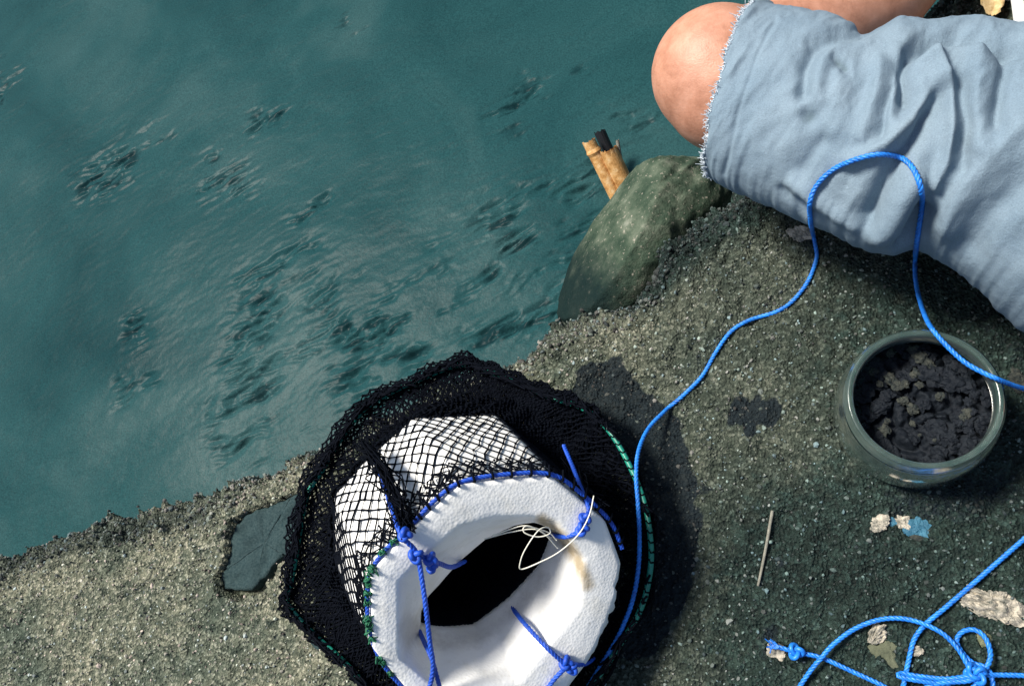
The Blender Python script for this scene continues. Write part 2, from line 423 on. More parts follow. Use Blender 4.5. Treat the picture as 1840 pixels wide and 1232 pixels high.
# dark marks
stain_shade = np.zeros(UU.shape)
for (cx, cy, r, k) in [(1355, 740, 26, 1.), (1380, 735, 24, .8), (1345, 760, 16, .6), (1330, 725, 14, .4), (1398, 1008, 20, .6), (1385, 1140, 24, .7), (1430, 905, 14, .5), (1265, 880, 22, .6), (1375, 1170, 30, .5), (510, 1138, 10, .6), (495, 1140, 8, .6)]:
    d = np.sqrt(((PXG - np.array([cx, cy])) ** 2).sum(-1)); stain_shade = np.maximum(stain_shade, k * np.exp(-(d / r) ** 2 * .8))
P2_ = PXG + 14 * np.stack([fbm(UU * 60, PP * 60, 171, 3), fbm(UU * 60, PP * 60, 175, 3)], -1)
stain_shade = np.maximum(stain_shade, 1.0 * sstep(1.25, .75, segdist(P2_, [(1085, 700), (1165, 780), (1195, 860), (1200, 960), (1185, 1040), (1140, 1130)]) / 58))
stain_shade = np.maximum(stain_shade, .9 * sstep(1.5, .5, segdist(P2_, [(1335, 742), (1382, 742)]) / 24)); stain_shade = np.maximum(stain_shade, .9 * sstep(1.5, .5, segdist(P2_, [(1358, 722), (1350, 775)]) / 13))
stain_shade = np.maximum(stain_shade, .52 * sstep(1.4, .3, segdist(P2_, [(1620, 900), (1720, 905), (1800, 880)]) / 60)); stain_shade = np.maximum(stain_shade, .45 * sstep(1.4, .3, segdist(P2_, [(1500, 430), (1640, 490), (1780, 580), (1850, 640)]) / 60))  # shade below the tub and along the thigh, painted in as dark colour
damp_shade_v = sstep(700, 1400, PXG[..., 0] + .15 * (PXG[..., 1] - 700)) * .6 + .36 * sstep(780, 1000, PXG[..., 1]) * sstep(1150, 1420, PXG[..., 0]) + .4 * sstep(380, 520, PXG[..., 1] - 0.0 * PXG[..., 0]) * sstep(1350, 1750, PXG[..., 0])
roughz = np.exp(-(segdist(PXG, [(1165, 500), (1230, 425), (1340, 370)]) / 38) ** 2) + .8 * np.exp(-(segdist(PXG, [(-60, 1040), (130, 975), (350, 925)]) / 24) ** 2)
damp_shade_v = damp_shade_v + .6 * roughz; stain_shade = np.maximum(stain_shade, .47 * roughz)  # band by the boulder: thigh shadow painted into the colour; left band is wet
P3[..., 2] += roughz * np.abs(fbm(UU * 110, PP * 110, 77, 3)) * .016
damp_shade_v = np.clip(damp_shade_v + .3 * np.exp(-inn / .018) + .75 * sstep(.012, -.02, PP) , 0, 1.2)
ledge = mesh('concrete_ledge', P3.reshape(-1, 3), gridfaces(*UU.shape)[:, ::-1].copy(), MT['concrete'], attrs=dict(damp_shade=damp_shade_v.ravel(), stain_shade=stain_shade.ravel()))
tag(ledge, 'rough weathered concrete ledge above the water', None, None, 'structure')
def bvh(o):
    me = o.data; n = len(me.vertices); co = np.empty(n * 3, np.float32); me.vertices.foreach_get('co', co)
    mw = o.matrix_world
    return BVHTree.FromPolygons([mw @ Vector(c) for c in co.reshape(-1, 3)], [tuple(p.vertices) for p in me.polygons])
sub = gridfaces(*UU.shape)
near_mask = ((np.abs(UU) < 2.2) & (PP < 1.6)).ravel()
ledge_bvh = BVHTree.FromPolygons([Vector(v) for v in P3.reshape(-1, 3)], sub[near_mask[sub].all(1)].tolist())
def hit(px, py, trees):
    d = Vector(ray(px, py)).normalized(); best = None
    for t in trees:
        h = t.ray_cast(Vector(CAM), d)
        if h[0] is not None and (best is None or h[3] < best[3]): best = h
    return best
def ground(x, y):
    h = ledge_bvh.ray_cast(Vector((x, y, .5)), Vector((0, 0, -1))); return h[0].z if h[0] else 0.0

# slate plate in the hollow: a part of the ledge
def flat_stone(name, px, z, thick, m, parent=None, seed=0, rough_=.001, n=60):
    poly = even(np.vstack([px, px[:1]]), 5)[:-1]; poly = poly + 7 * np.stack([vnoise(poly[:, 0] / 9, poly[:, 1] / 9, 3), vnoise(poly[:, 0] / 9, poly[:, 1] / 9, 4)], 1); c = poly.mean(0)
    rings = []
    for f, dz in ((0, 0), (.12, 0), (.25, 0), (.37, 0), (.5, 0), (.6, 0), (.7, 0), (.8, 0), (.88, 0), (.95, 0), (1, -.0015), (1.01, -thick)):
        w = US(c + (poly - c) * f, z); w[:, 2] += dz + rough_ * fbm(w[:, 0] * 90, w[:, 1] * 90, seed, 4); rings.append(w)
    V = np.array(rings); nv = len(poly)
    return mesh(name, V.reshape(-1, 3), gridfaces(len(rings), nv, False, True), m, parent)
sl = [(436, 928), (474, 910), (538, 886), (540, 994), (496, 1004), (482, 1026), (464, 1050), (438, 1062), (402, 1058), (396, 1036), (410, 1000), (412, 964)]
slate = flat_stone('slate_stone', sl, -.0085, .018, MT['slate'], seed=5, rough_=.0048); slate.parent = ledge
peb = flat_stone('slate_stone', [(558, 1140), (578, 1150), (576, 1168), (560, 1164), (552, 1150)], .004, .008, MT['slate'], seed=8); peb.parent = ledge

# loose grit and pebbles on the ledge: uncountable
def grit():
    base, bf = ico(0); N = 30000
    up = rng.uniform(eu[3] - .1, (U(1840, 60) - O0) @ UD, N); k = rng.random(N)
    ppv = np.where(k < .22, rng.normal(0, .016, N), rng.uniform(0, tmax, N))
    ui = np.searchsorted(uu, up).clip(1, len(uu) - 2); pi = np.searchsorted(pp, ppv).clip(1, len(pp) - 2)
    pos = P3[ui, pi] + rng.standard_normal((N, 3)) * .0008; dm = np.clip(damp_shade_v[ui, pi], 0, 1); stn = stain_shade[ui, pi]; ok = ~hollow[ui, pi]
    pos, dm, stn, ppv = pos[ok], dm[ok], stn[ok], ppv[ok]; N = len(pos)
    edgey = np.abs(ppv) < .03
    r = np.minimum(np.exp(rng.normal(np.log(np.where(edgey, .0015, .00112)), .36)), .0042)
    v = base[None] * (r[:, None] * rng.uniform(.6, 1.25, (N, 3)))[:, None, :] * (1 + .17 * rng.standard_normal((N, len(base), 1)))
    a = rng.uniform(0, 6.28, N); c, sn_ = np.cos(a)[:, None], np.sin(a)[:, None]
    v = np.stack([v[..., 0] * c - v[..., 1] * sn_, v[..., 0] * sn_ + v[..., 1] * c, v[..., 2]], -1) + pos[:, None] - (r * .12)[:, None, None] * np.array([0, 0, 1.])
    g = rng.beta(1.3, 2.3, N) * .68 + .03; kind = rng.random(N)
    pal = np.where((kind < .22)[:, None], [1.15, .96, .82], np.where((kind < .55)[:, None], [.94, 1.0, .82], np.where((kind < .8)[:, None], [1.05, 1.0, .84], [.82, .95, .92])))
    t = pal * (g * np.where(edgey, .62, 1) * (1 - .66 * dm) * (1 - .75 * np.clip(stn * 1.4 - .2, 0, 1)))[:, None] * (1 + dm[:, None] * np.array([-.3, 0, .12]))
    V = v.reshape(-1, 3); Fc = (np.arange(N)[:, None, None] * 12 + bf[None]).reshape(-1, 3)
    return mesh('grit', V, Fc, MT['grit'], smooth=False, cols=dict(tint=np.repeat(np.clip(t, .006, .85), 12, 0)))
tag(grit(), 'loose grit and crumbs of broken concrete over the ledge', None, None, 'stuff')

# ------------------------------------------------------------------ water
wc = [U(0, 0, WATER_Z), U(1840, 0, WATER_Z), U(0, 1232, WATER_Z), U(1200, 700, WATER_Z)]
wx = spread(min(p[0] for p in wc) - .05, max(p[0] for p in wc) + .05, .0027, -120, 60)
wy = spread(min(p[1] for p in wc) - .05, max(p[1] for p in wc) + .05, .0027, -60, 120)
WX, WY = np.meshgrid(wx, wy, indexing='ij')
wu = WX * UD[0] + WY * UD[1]; wt = WX * TD[0] + WY * TD[1]
Wpx = proj(np.stack([WX, WY, 0 * WX + WATER_Z], -1))
warp = fbm(WX * 7, WY * 7, 41, 3) * .05
hgt = fbm(wu * 4, wt * 6, 43, 2) * .006 + fbm(wu * 14, wt * 28 + warp * 10, 47, 2) * .0009
packets = [((150, 345), (225, 285), 22, 1.), ((250, 250), (295, 225), 12, 1.), ((385, 280), (485, 205), 18, 1.), ((380, 330), (430, 330), 22, .8), ((545, 400), (595, 370), 16, .8),
           ((470, 490), (560, 450), 24, .8), ((430, 790), (470, 560), 34, 1.15), ((470, 640), (520, 600), 26, 1.), ((560, 560), (640, 520), 30, .7), ((640, 600), (780, 540), 42, 1.25), ((650, 690), (760, 620), 40, 1.2),
           ((700, 560), (830, 470), 34, .8), ((900, 400), (1060, 350), 40, 1.0), ((920, 440), (1080, 390), 26, 1.0), ((880, 490), (1010, 470), 24, .9), ((800, 640), (990, 560), 34, 1.), ((860, 610), (1000, 590), 26, .8),
           ((900, 220), (925, 180), 22, .9), ((950, 165), (1050, 140), 18, 1.15), ((1080, 230), (1190, 200), 16, .8), ((230, 600), (240, 580), 22, .9), ((220, 720), (235, 690), 16, .7), ((10, 180), (15, 120), 16, .8), ((1050, 330), (1090, 300), 26, .9), ((270, 690), (280, 680), 12, .7), ((620, 50), (640, 52), 10, .6)]
pm = np.zeros(WX.shape)
pdst = Wpx + 26 * np.stack([fbm(WX * 26, WY * 26, 51, 3), fbm(WX * 26, WY * 26, 55, 3)], -1)
for a, b, r, k in packets: pm = np.maximum(pm, k * np.exp(-(segdist(pdst, [a, b]) / (r * 1.25)) ** 2))
edge_t_w = (WX - O0[0]) * TD[0] + (WY - O0[1]) * TD[1] - edge_t((WX - O0[0]) * UD[0] + (WY - O0[1]) * UD[1])
nearb = sstep(-.62, -.12, edge_t_w) * sstep(380, 560, Wpx[..., 0]) * sstep(1250, 1000, Wpx[..., 0])
pm = np.maximum(pm, .62 * nearb * sstep(.0, .3, fbm(wu * 7, wt * 12, 73, 3) + .1))
pm = pm * sstep(-.28, .25, fbm(wu * 16, wt * 34, 57, 3)) + .02
ph = wt * 2 * math.pi / .0165 + fbm(wu * 11, wt * 24, 59, 4) * 13
fr = (ph / (2 * math.pi)) % 1.0; saw = np.where(fr < .72, sstep(0, .72, fr), 1 - sstep(.72, 1, fr)) - .5
hgt = hgt + pm * (np.abs(fbm(wu * 24 + 5, wt * 60, 61, 3)) * -.012 + .0036 * saw)
hgt = hgt + .00045 * fbm(wu * 55, wt * 120 + 30 * warp, 63, 2)
hgt = hgt * np.exp(-((np.abs(WX) + np.abs(WY)) / 12) ** 2)
streak = sstep(.03, .32, fbm(wu * 24, wt * 150 + 60 * warp, 67, 4) + .05 * pm)
ripple_shade = np.clip(pm * 1.25, 0, 1) * streak  # dark sides of the ripples, painted into the water colour
water = mesh('water', np.stack([WX, WY, WATER_Z + hgt], -1).reshape(-1, 3), gridfaces(*WX.shape), MT['water'], attrs=dict(ripple_shade=ripple_shade.ravel()))
tag(water, 'murky teal water with small wind ripples', None, None, 'structure')

# ------------------------------------------------------------------ boulder
BX = np.array([1145., 425.])
def boulder():
    V, Fc = ico(5)
    c = U(BX[0] + 16, BX[1] + 30, -.13); k = SC(BX[0], BX[1], -.13)
    e1 = U(1240, 300, -.13) - U(1010, 560, -.13); e1 /= np.linalg.norm(e1); e2 = np.array([e1[1], -e1[0], 0]); e3 = np.array([0, 0, 1.])
    # superellipsoid flattened on the upper-left flank, with a blunt ridge
    W = V.copy(); s = np.abs(W) ** 1.15 * np.sign(W)
    s /= (np.abs(W) ** 2.5).sum(1)[:, None] ** (1 / 2.5)
    s *= 1 + .09 * n3(W, 1.6, 3)[:, None] + .05 * n3(W, 4, 9)[:, None] + .022 * n3(W, 11, 15)[:, None] + .012 * n3(W, 26, 21)[:, None] + .006 * n3(W, 60, 25)[:, None]
    cut = s @ np.array([-.35, -.55, .75]); s -= np.clip(cut - .62, 0, None)[:, None] * np.array([-.35, -.55, .75]) * .75
    P = c + s[:, :1] * e1 * 192 * k + s[:, 1:2] * e2 * 114 * k + s[:, 2:3] * e3 * .11
    pxy = proj(P)
    wet_dark = .95 * sstep(-.105, -.2, P[:, 2]) + 1.0 * sstep(1200, 1030, pxy[:, 0] - .35 * (pxy[:, 1] - 480)) * sstep(360, 520, pxy[:, 1])  # wet near the waterline; also darker towards the lower left
    return mesh('boulder', P, Fc, MT['boulder'], attrs=dict(wet_dark=wet_dark))
tag(boulder(), 'mossy green boulder wedged between the water and the concrete ledge', 'boulder')

# ------------------------------------------------------------------ split bamboo stake
def bamboo():
    top = U(1068, 246, -.055); root = thing('bamboo_stake', U(1128, 356, -.24), 'split tan bamboo stake poking from the water behind the boulder', 'bamboo stake')
    def half(a, b, r0, arc0, arc1, name, m, jag, nodes=()):
        A, B = U(*a), U(*b); n = 26; P = A + (B - A) * np.linspace(0, 1, n)[:, None]
        T = (B - A) / np.linalg.norm(B - A); view = CAM - A; view -= T * (view @ T); view /= np.linalg.norm(view); side = np.cross(T, view)
        ang = np.linspace(arc0, arc1, 13); t = np.linspace(0, 1, n)
        rr = r0 * (1 + sum(.16 * np.exp(-((t - q) / .022) ** 2) for q in nodes)) if len(nodes) else np.full(n, r0)
        out = []
        for f in (1.0, .72):
            V = P[:, None] + (rr * f)[:, None, None] * (np.cos(ang)[None, :, None] * view + np.sin(ang)[None, :, None] * side)
            V[0] += T * (jag * rng.random((13, 1)) * (1 if jag else 0)); out.append(V)
        V = np.concatenate([out[0], out[1][:, ::-1]], 1)
        return mesh(name, V.reshape(-1, 3), gridfaces(n, 26, False, True), m, root, smooth=False)
    k = SC(1080, 290, -.19)
    half((1056, 250, -.165), (1122, 384, -.25), 12 * k, -1.7, 1.5, 'bamboo_strip', MT['bamboo'], .004, (.16,))
    half((1090, 263, -.172), (1145, 377, -.25), 16 * k, -1.5, 1.6, 'bamboo_strip', MT['bamboo'], .014)
    half((1076, 233, -.172), (1134, 362, -.255), 10.5 * k, -2.6, 2.4, 'dark_core', MT['char'], .006)
    half((1109, 250, -.17), (1118, 300, -.2), 3.2 * k, -2.6, 2.4, 'splinter', MT['twig'], .003)
bamboo()

# ------------------------------------------------------------------ person sitting cross-legged at the edge
def capsule_chain(pts):
    """pts: [(pos, r), ...] -> overlapping tapered capsules"""
    out = []; S, Sf = ico(2)
    for (a, ra), (b, rb) in zip(pts[:-1], pts[1:]):
        a = np.asarray(a, float); b = np.asarray(b, float); n = max(3, int(np.linalg.norm(b - a) / (min(ra, rb) * .35)) + 1)
        t = np.linspace(0, 1, n); tt = t
        out.append(tube(a + (b - a) * t[:, None], ra + (rb - ra) * tt, 20))
        out += [(a + S * ra, Sf.tolist()), (b + S * rb, Sf.tolist())]
    return out
def remeshed(name, parts, voxel, m, parent, iters=10):
    V, Fl = join(parts); o = mesh(name, V, Fl, m)
    md = o.modifiers.new('r', 'REMESH'); md.mode = 'VOXEL'; md.voxel_size = voxel
    sm = o.modifiers.new('s', 'SMOOTH'); sm.iterations = iters; sm.factor = .5
    dg = bpy.context.evaluated_depsgraph_get(); dg.update()
    me = bpy.data.meshes.new_from_object(o.evaluated_get(dg)); o.modifiers.clear(); old = o.data; o.data = me; me.name = name; bpy.data.meshes.remove(old)
    me.polygons.foreach_set('use_smooth', [True] * len(me.polygons))
    if not me.materials: me.materials.append(m)
    put(o, parent); return o
knee = U(1313, 152, .14); kr = SC(1313, 152, .14) * 131
hipL = U(2040, 365, .092); hipR = U(2230, -150, .115)
pel = (hipL + hipR) / 2 + np.array([.05, 0, .02])
person = thing('person', (pel[0], pel[1], 0), 'person sitting cross-legged on the ledge in frayed pale blue shorts, one knee over the water', 'person')
ankL = U(1745, -175, .045)
calf = U(1560, 6, .075)
kneeR = U(1560, -640, .2); ankR = U(1935, -95, .05)
chest = pel + np.array([.0, .02, .40]); neck = chest + np.array([-.03, .0, .13]); head = neck + np.array([-.045, 0, .115])
fw = np.array([-1.0, .25, 0]); fw /= np.linalg.norm(fw); lf = np.array([-fw[1], fw[0], 0]); 
if lf[1] > 0: lf = -lf        # person's left = towards the bottom of the photo
parts = []
parts += capsule_chain([(hipL, .074), ((hipL + knee) / 2 + np.array([0, 0, .0]), .07), (knee * .85 + hipL * .15, .06), (knee, kr * .94)])
parts += capsule_chain([(knee + np.array([.008, .006, -.004]), kr * .9), (calf * .75 + knee * .25, .05), (calf, .052), (ankL * .8 + calf * .2, .036), (ankL, .033)])
kc = knee + (knee - hipL) / np.linalg.norm(knee - hipL) * .012 + np.array([0, .006, .004])
parts += [(kc + ico(3)[0] * kr * .9, ico(3)[1].tolist())]
parts += capsule_chain([(hipR, .085), ((hipR + kneeR) / 2, .074), (kneeR, .056)])
parts += capsule_chain([(kneeR, .054), (kneeR * .6 + ankR * .4, .052), (ankR, .034)])
def foot(ank, tow):
    tow = np.array(tow, float); tow /= np.linalg.norm(tow); side = np.array([-tow[1], tow[0], 0]); out = []
    heel = ank - tow * .035 + np.array([0, 0, -.012]); ball = ank + tow * .12 + np.array([0, 0, -.02])
    out += capsule_chain([(heel, .031), (ank + np.array([0, 0, -.008]), .035), (ank + tow * .06 + np.array([0, 0, -.008]), .032), (ball, .022)])
    out += capsule_chain([(ball - side * .022, .021), (ball + side * .022, .019)])
    for k, L in enumerate((.052, .05, .045, .04, .034)):
        b = ball + side * (-.03 + .0148 * k); out += capsule_chain([(b, .0115 if k else .015), (b + tow * L, .0085 if k else .012)])
    return out, heel, ball
f1, h1, b1 = foot(ankL, (.8, .6, 0)); parts += f1
f2, h2, b2 = foot(ankR, (-.35, -.9, 0)) ; parts += f2
parts += capsule_chain([(hipL * .6 + pel * .4, .1), (hipR * .6 + pel * .4, .1)])
parts += capsule_chain([(pel + np.array([0, 0, .04]), .115), (pel + np.array([0, .01, .2]), .105), (chest, .115)])
parts += capsule_chain([(pel + lf * .06 + np.array([0, 0, .05]), .1), (chest + lf * .07, .1)])
parts += capsule_chain([(pel - lf * .06 + np.array([0, 0, .05]), .1), (chest - lf * .07, .1)])
shL = chest + lf * .17 + np.array([0, 0, .06]); shR = chest - lf * .17 + np.array([0, 0, .06])
parts += capsule_chain([(shL, .055), (chest + np.array([0, 0, .085]), .06), (shR, .055)])
parts += capsule_chain([(chest + np.array([0, 0, .1]), .055), (neck, .052), (head - np.array([0, 0, .05]), .055)])
hd = ico(3)[0] * np.array([.078, .078, .11]); parts += [(hd + head + np.array([0, 0, .02]), ico(3)[1].tolist())]
parts += capsule_chain([(head + fw * .03 + np.array([0, 0, -.05]), .05), (head + fw * .05 + np.array([0, 0, -.07]), .032)])
parts += capsule_chain([(head + fw * .078 + np.array([0, 0, .02]), .01), (head + fw * .096 + np.array([0, 0, -.014]), .014)])
for s in (1, -1):
    parts += capsule_chain([(head + lf * s * .078 + np.array([0, 0, .02]), .016), (head + lf * s * .078 + np.array([.002, 0, -.012]), .013)])
    parts += capsule_chain([(head + lf * s * .012 + fw * .076 + np.array([0, 0, -.045]), .009), (head + fw * .084 + np.array([0, 0, -.046]), .01)])
def hand(wr, d, nrm):
    d = np.array(d, float); d /= np.linalg.norm(d); nrm = np.array(nrm, float); s = np.cross(nrm, d); s /= np.linalg.norm(s); out = []
    out += capsule_chain([(wr, .026), (wr + d * .05, .028)]) + capsule_chain([(wr + d * .075 + s * .028, .0135), (wr + d * .08 - s * .028, .0135)]) + capsule_chain([(wr + d * .02 + s * .016, .02), (wr + d * .07 + s * .026, .014)]) + capsule_chain([(wr + d * .02 - s * .016, .02), (wr + d * .07 - s * .026, .014)])
    for k, L in enumerate((.07, .08, .074, .058)):
        b = wr + d * .085 + s * (-.031 + .0205 * k); m1 = b + d * L * .5 + nrm * .004; out += capsule_chain([(b, .0098), (m1, .009), (b + d * L * .93 - nrm * .014, .0078)])
    b = wr + d * .025 - s * .03; out += capsule_chain([(b, .0135), (b + d * .035 - s * .022, .0115), (b + d * .062 - s * .03, .0095)])
    return out
wrL = pel + lf * .30 + np.array([.13, 0, .02]); wrL[2] = .035; elL = (shL + wrL) / 2 + np.array([.07, 0, .03])
wrR = pel - lf * .30 + np.array([.1, 0, .02]); wrR[2] = .035; elR = (shR + wrR) / 2 + np.array([.07, 0, .03])
for sh, el, wr, s in ((shL, elL, wrL, 1), (shR, elR, wrR, -1)):
    parts += capsule_chain([(sh, .05), (el, .038), (wr, .026)]) + hand(wr, (.9, -.3 * s, -.1), (0, 0, 1))
body = remeshed('body', parts, .0048, MT['skin'], person, 7)

# shorts: rings between the two outlines seen in the photo, real thickness below
ST = [  # upper outline, lower outline, axis height
    ((1371, 20), (1266, 306), 0.140), ((1385, 18), (1285, 322), 0.141), ((1410, 20), (1330, 343), 0.141), ((1470, 30), (1395, 368), 0.142), ((1520, 46), (1450, 392), 0.142), ((1558, 58), (1510, 418), 0.141), ((1600, 43), (1560, 440), 0.140), ((1640, 46), (1606, 450), 0.138),
    ((1690, 42), (1650, 440), 0.135), ((1740, 50), (1704, 462), 0.132), ((1790, 70), (1765, 508), 0.128), ((1840, 75), (1840, 574), 0.123), ((1920, 60), (1930, 640), 0.115), ((2030, 20), (2060, 660), 0.105), ((2140, -40), (2200, 600), 0.100)]
NW, NT_ = 300, 220
upc = spline([s[0] for s in ST], NW); loc_ = spline([s[1] for s in ST], NW); zz = np.interp(np.linspace(0, 1, NW), np.linspace(0, 1, len(ST)), [s[2] for s in ST])
th = np.linspace(0, 2 * math.pi, NT_, endpoint=False)
upc[:, 1] += 20 * sstep(0, .12, np.linspace(0, 1, NW)) * (1 - .8 * sstep(.55, .75, np.linspace(0, 1, NW))); upc[:, 0] += 6
A3 = np.array([U(a[0], a[1], z) for a, z in zip(upc, zz)]); B3 = np.array([U(a[0], a[1], z) for a, z in zip(loc_, zz)])
C3 = (A3 + B3) / 2; L3 = (A3 - B3) / 2; hw = np.linalg.norm(L3, axis=1)
bz = np.minimum(hw * .86, .105)
bzl = np.minimum(bz, zz - .012)
Z = np.array([0, 0, 1.])
sn = np.sin(th)
V = C3[:, None] + np.cos(th)[None, :, None] * L3[:, None] + (np.where(sn > 0, bz[:, None] * sn, bzl[:, None] * sn))[..., None] * Z
V = V[:, :, :]
axis = np.gradient(C3, axis=0); axis /= np.linalg.norm(axis, axis=1)[:, None]
du = np.roll(V, -1, 1) - np.roll(V, 1, 1); dw = np.gradient(V, axis=0)
NR = np.cross(dw, du); NR /= np.linalg.norm(NR, axis=2)[..., None] + 1e-9
outw = ((V - C3[:, None]) * NR).sum(2).mean()
if outw < 0: NR = -NR
pv = proj(V); pvn = pv + 9 * np.stack([fbm(V[..., 0] * 30, V[..., 1] * 30, 81, 2), fbm(V[..., 0] * 30, V[..., 1] * 30, 85, 2)], -1)
upper = sstep(-.15, .25, sn)[None, :]
FOLDS = [  # polyline in the photo, height (m, minus = valley), half width px
    ([(1553, 52), (1500, 62), (1462, 84), (1447, 120), (1443, 170)], -.0075, 11), ([(1560, 72), (1510, 84), (1480, 104), (1468, 140), (1468, 180)], .0035, 12),
    ([(1627, 170), (1628, 120), (1640, 88), (1672, 66), (1720, 58), (1780, 66), (1830, 74)], -.013, 13), ([(1655, 150), (1652, 110), (1690, 84), (1760, 80)], .004, 11),
    ([(1681, 100), (1706, 160), (1713, 234), (1701, 290), (1680, 330)], .0085, 11), ([(1689, 150), (1642, 218), (1588, 257), (1530, 290)], .007, 11),
    ([(1687, 170), (1650, 240), (1615, 290), (1575, 345), (1555, 395)], -.012, 16), ([(1640, 330), (1600, 405), (1580, 425)], .009, 20), ([(1664, 385), (1640, 425), (1620, 450)], -.013, 13),
    ([(1725, 150), (1740, 220), (1725, 300)], -.006, 12), ([(1606, 105), (1590, 170), (1578, 236)], -.005, 9), ([(1588, 110), (1570, 180), (1545, 240)], .004, 10), ([(1655, 120), (1648, 170), (1620, 200)], -.005, 11),
    ([(1425, 330), (1480, 372), (1535, 408)], .005, 10), ([(1400, 345), (1455, 385)], -.003, 8), ([(1452, 213), (1456, 216)], -.006, 11), ([(1500, 104), (1520, 122)], -.004, 6), ([(1812, 76), (1800, 140), (1792, 220)], -.007, 10), ([(1835, 230), (1790, 275), (1745, 320), (1700, 400)], .008, 22),
    ([(1840, 330), (1780, 380), (1740, 440)], -.005, 20), ([(1760, 90), (1750, 180), (1760, 260)], .005, 16), ([(1510, 150), (1500, 230)], .003, 14), ([(1480, 260), (1430, 320)], -.003, 14), ([(1392, 34), (1352, 120), (1320, 215), (1296, 316)], -.0013, 3)]
disp = fbm(V[..., 0] * 16, V[..., 1] * 16, 91, 3) * .004 + np.abs(fbm((V[..., 0] + V[..., 1]) * 26, (V[..., 0] - V[..., 1]) * 52, 95, 3)) * -.0042
for poly, h, w in FOLDS:
    d = segdist(pvn, poly); disp = disp + h * 1.15 * np.exp(-(d / (w * 1.3)) ** 2) * upper
wl = np.linspace(0, 1, NW)[:, None]
disp = disp + .004 * np.sin(th * 9 + fbm(wl * 5, wl * 0 + th / 2, 7, 2) * 6)[None, :].reshape(1, -1, NT_)[0] * (1 - upper) if False else disp
dipc = (pvn - np.array([1454, 214]))
fold_st = .9 * np.exp(-((dipc ** 2).sum(-1)) / 90.0) * upper + .9 * np.exp(-(segdist(pvn, [(1505, 108), (1522, 120)]) / 4) ** 2) * upper
# ragged hem + inner face so the cloth has thickness
V2 = V + NR * disp[..., None]
rag = (rng.random(NT_) * .003 + .004 * vnoise(th * 3, th * 0, 5))
V2[0] -= axis[0] * rag[:, None]
inner = V2[:40] - NR[:40] * .0014
VV = np.concatenate([inner[::-1], V2], 0); st = np.concatenate([fold_st[:40][::-1], fold_st], 0)
shorts = mesh('shorts', VV.reshape(-1, 3), gridfaces(len(VV), NT_, False, True), MT['shorts'], attrs=dict(stain_shade=st.ravel()))
put(shorts, person)
shorts_bvh = bvh(shorts)
# the other leg of the shorts (beyond the frame)
def tube_shorts(a, b, ra, rb):
    n = 40; t = np.linspace(0, 1, n); P = a + (b - a) * t[:, None]; v, f = tube(P, ra + (rb - ra) * t, 40, caps=False)
    v += .006 * n3(v, 30, 4)[:, None]; return v, f
v, f = tube_shorts(hipR * 1.0, kneeR * .82 + hipR * .18, .105, .092); v2, f2_ = tube_shorts(hipL * .7 + pel * .3, hipR * .7 + pel * .3, .128, .125)
vv, ff = join([(v, f), (v2, f2_)]); ol = mesh('shorts_leg', vv, ff, MT['shorts'], attrs=dict(stain_shade=np.zeros(len(vv)))); put(ol, person)
# frayed threads
def fringe():
    out = []; hem = V2[0]; n = 620
    for i in range(n):
        k = rng.random() * NT_; a = int(k) % NT_; b = (a + 1) % NT_; p = hem[a] * (1 - k % 1) + hem[b] * (k % 1)
        nn = NR[0, a]; L = rng.uniform(.002, .0052)
        dirv = -axis[0] * .9 + nn * rng.uniform(-.15, .3) + rng.standard_normal(3) * .22; dirv /= np.linalg.norm(dirv)
        q = p + nn * .0004 + axis[0] * .002; out.append(tube(np.array([q, q + dirv * L * .55, q + dirv * L + rng.standard_normal(3) * .0015]), np.array([.0005, .0004, .0003]), 3, caps=False))
    for i in range(46):      # tuft at the upper corner
        a = int(.02 * NT_); p = V2[6 + i % 5, (i * 3) % 10]; q = p + np.array([rng.normal(0, .002), .004 + rng.random() * .008, .003]); out.append(tube(np.array([p, (p + q) / 2 + [0, 0, .002], q]), .0005, 3, caps=False))
    v, f = join(out); o = mesh('hem_fringe', v, f, MT['fray']); put(o, shorts); o['kind'] = 'stuff'; o.parent = shorts; return o
MT['fray'] = fibre_mat('frayed_thread', (.42, .5, .6), (.62, .68, .75), .9)
fringe()
# shirt, hair, eyes, sandals
def shell_of(name, pts_list, m, vox=.008, it=6):
    ps = []
    for pts in pts_list: ps += capsule_chain(pts)
    o = remeshed(name, ps, vox, m, person, it); 
    a = o.data.attributes.new('stain_shade', 'FLOAT', 'POINT'); return o
shell_of('shirt', [[(pel + np.array([0, 0, .06]), .128), (pel + np.array([0, .01, .2]), .118), (chest, .128)], [(pel + lf * .06 + np.array([0, 0, .06]), .113), (chest + lf * .07, .113)], [(pel - lf * .06 + np.array([0, 0, .06]), .113), (chest - lf * .07, .113)],
                   [(shL, .068), (chest + np.array([0, 0, .07]), .07), (shR, .068)], [(shL, .066), (shL * .55 + elL * .45, .058)], [(shR, .066), (shR * .55 + elR * .45, .058)]], MT['shirt'])
hv, hf = ico(4); hv = hv * np.array([.088, .088, .098]) + .004 * n3(hv, 9, 3)[:, None]; keep = (hv @ fw < .035) | (hv[:, 2] > .06); hv2 = hv + head + np.array([0, 0, .045])
hf = hf[keep[hf].all(1)]; hf = hf[(hv[hf][:, :, 2].mean(1) > -.055)]
hair = mesh('hair', hv2, hf.tolist(), MT['hair'], person); sol = hair.modifiers.new('t', 'SOLIDIFY'); sol.thickness = .008
for s in (1, -1):
    e, ef = ico(2); mesh('eye', e * .0085 + head + fw * .068 + lf * s * .03 + np.array([0, 0, .022]), ef, MT['eye'], person)
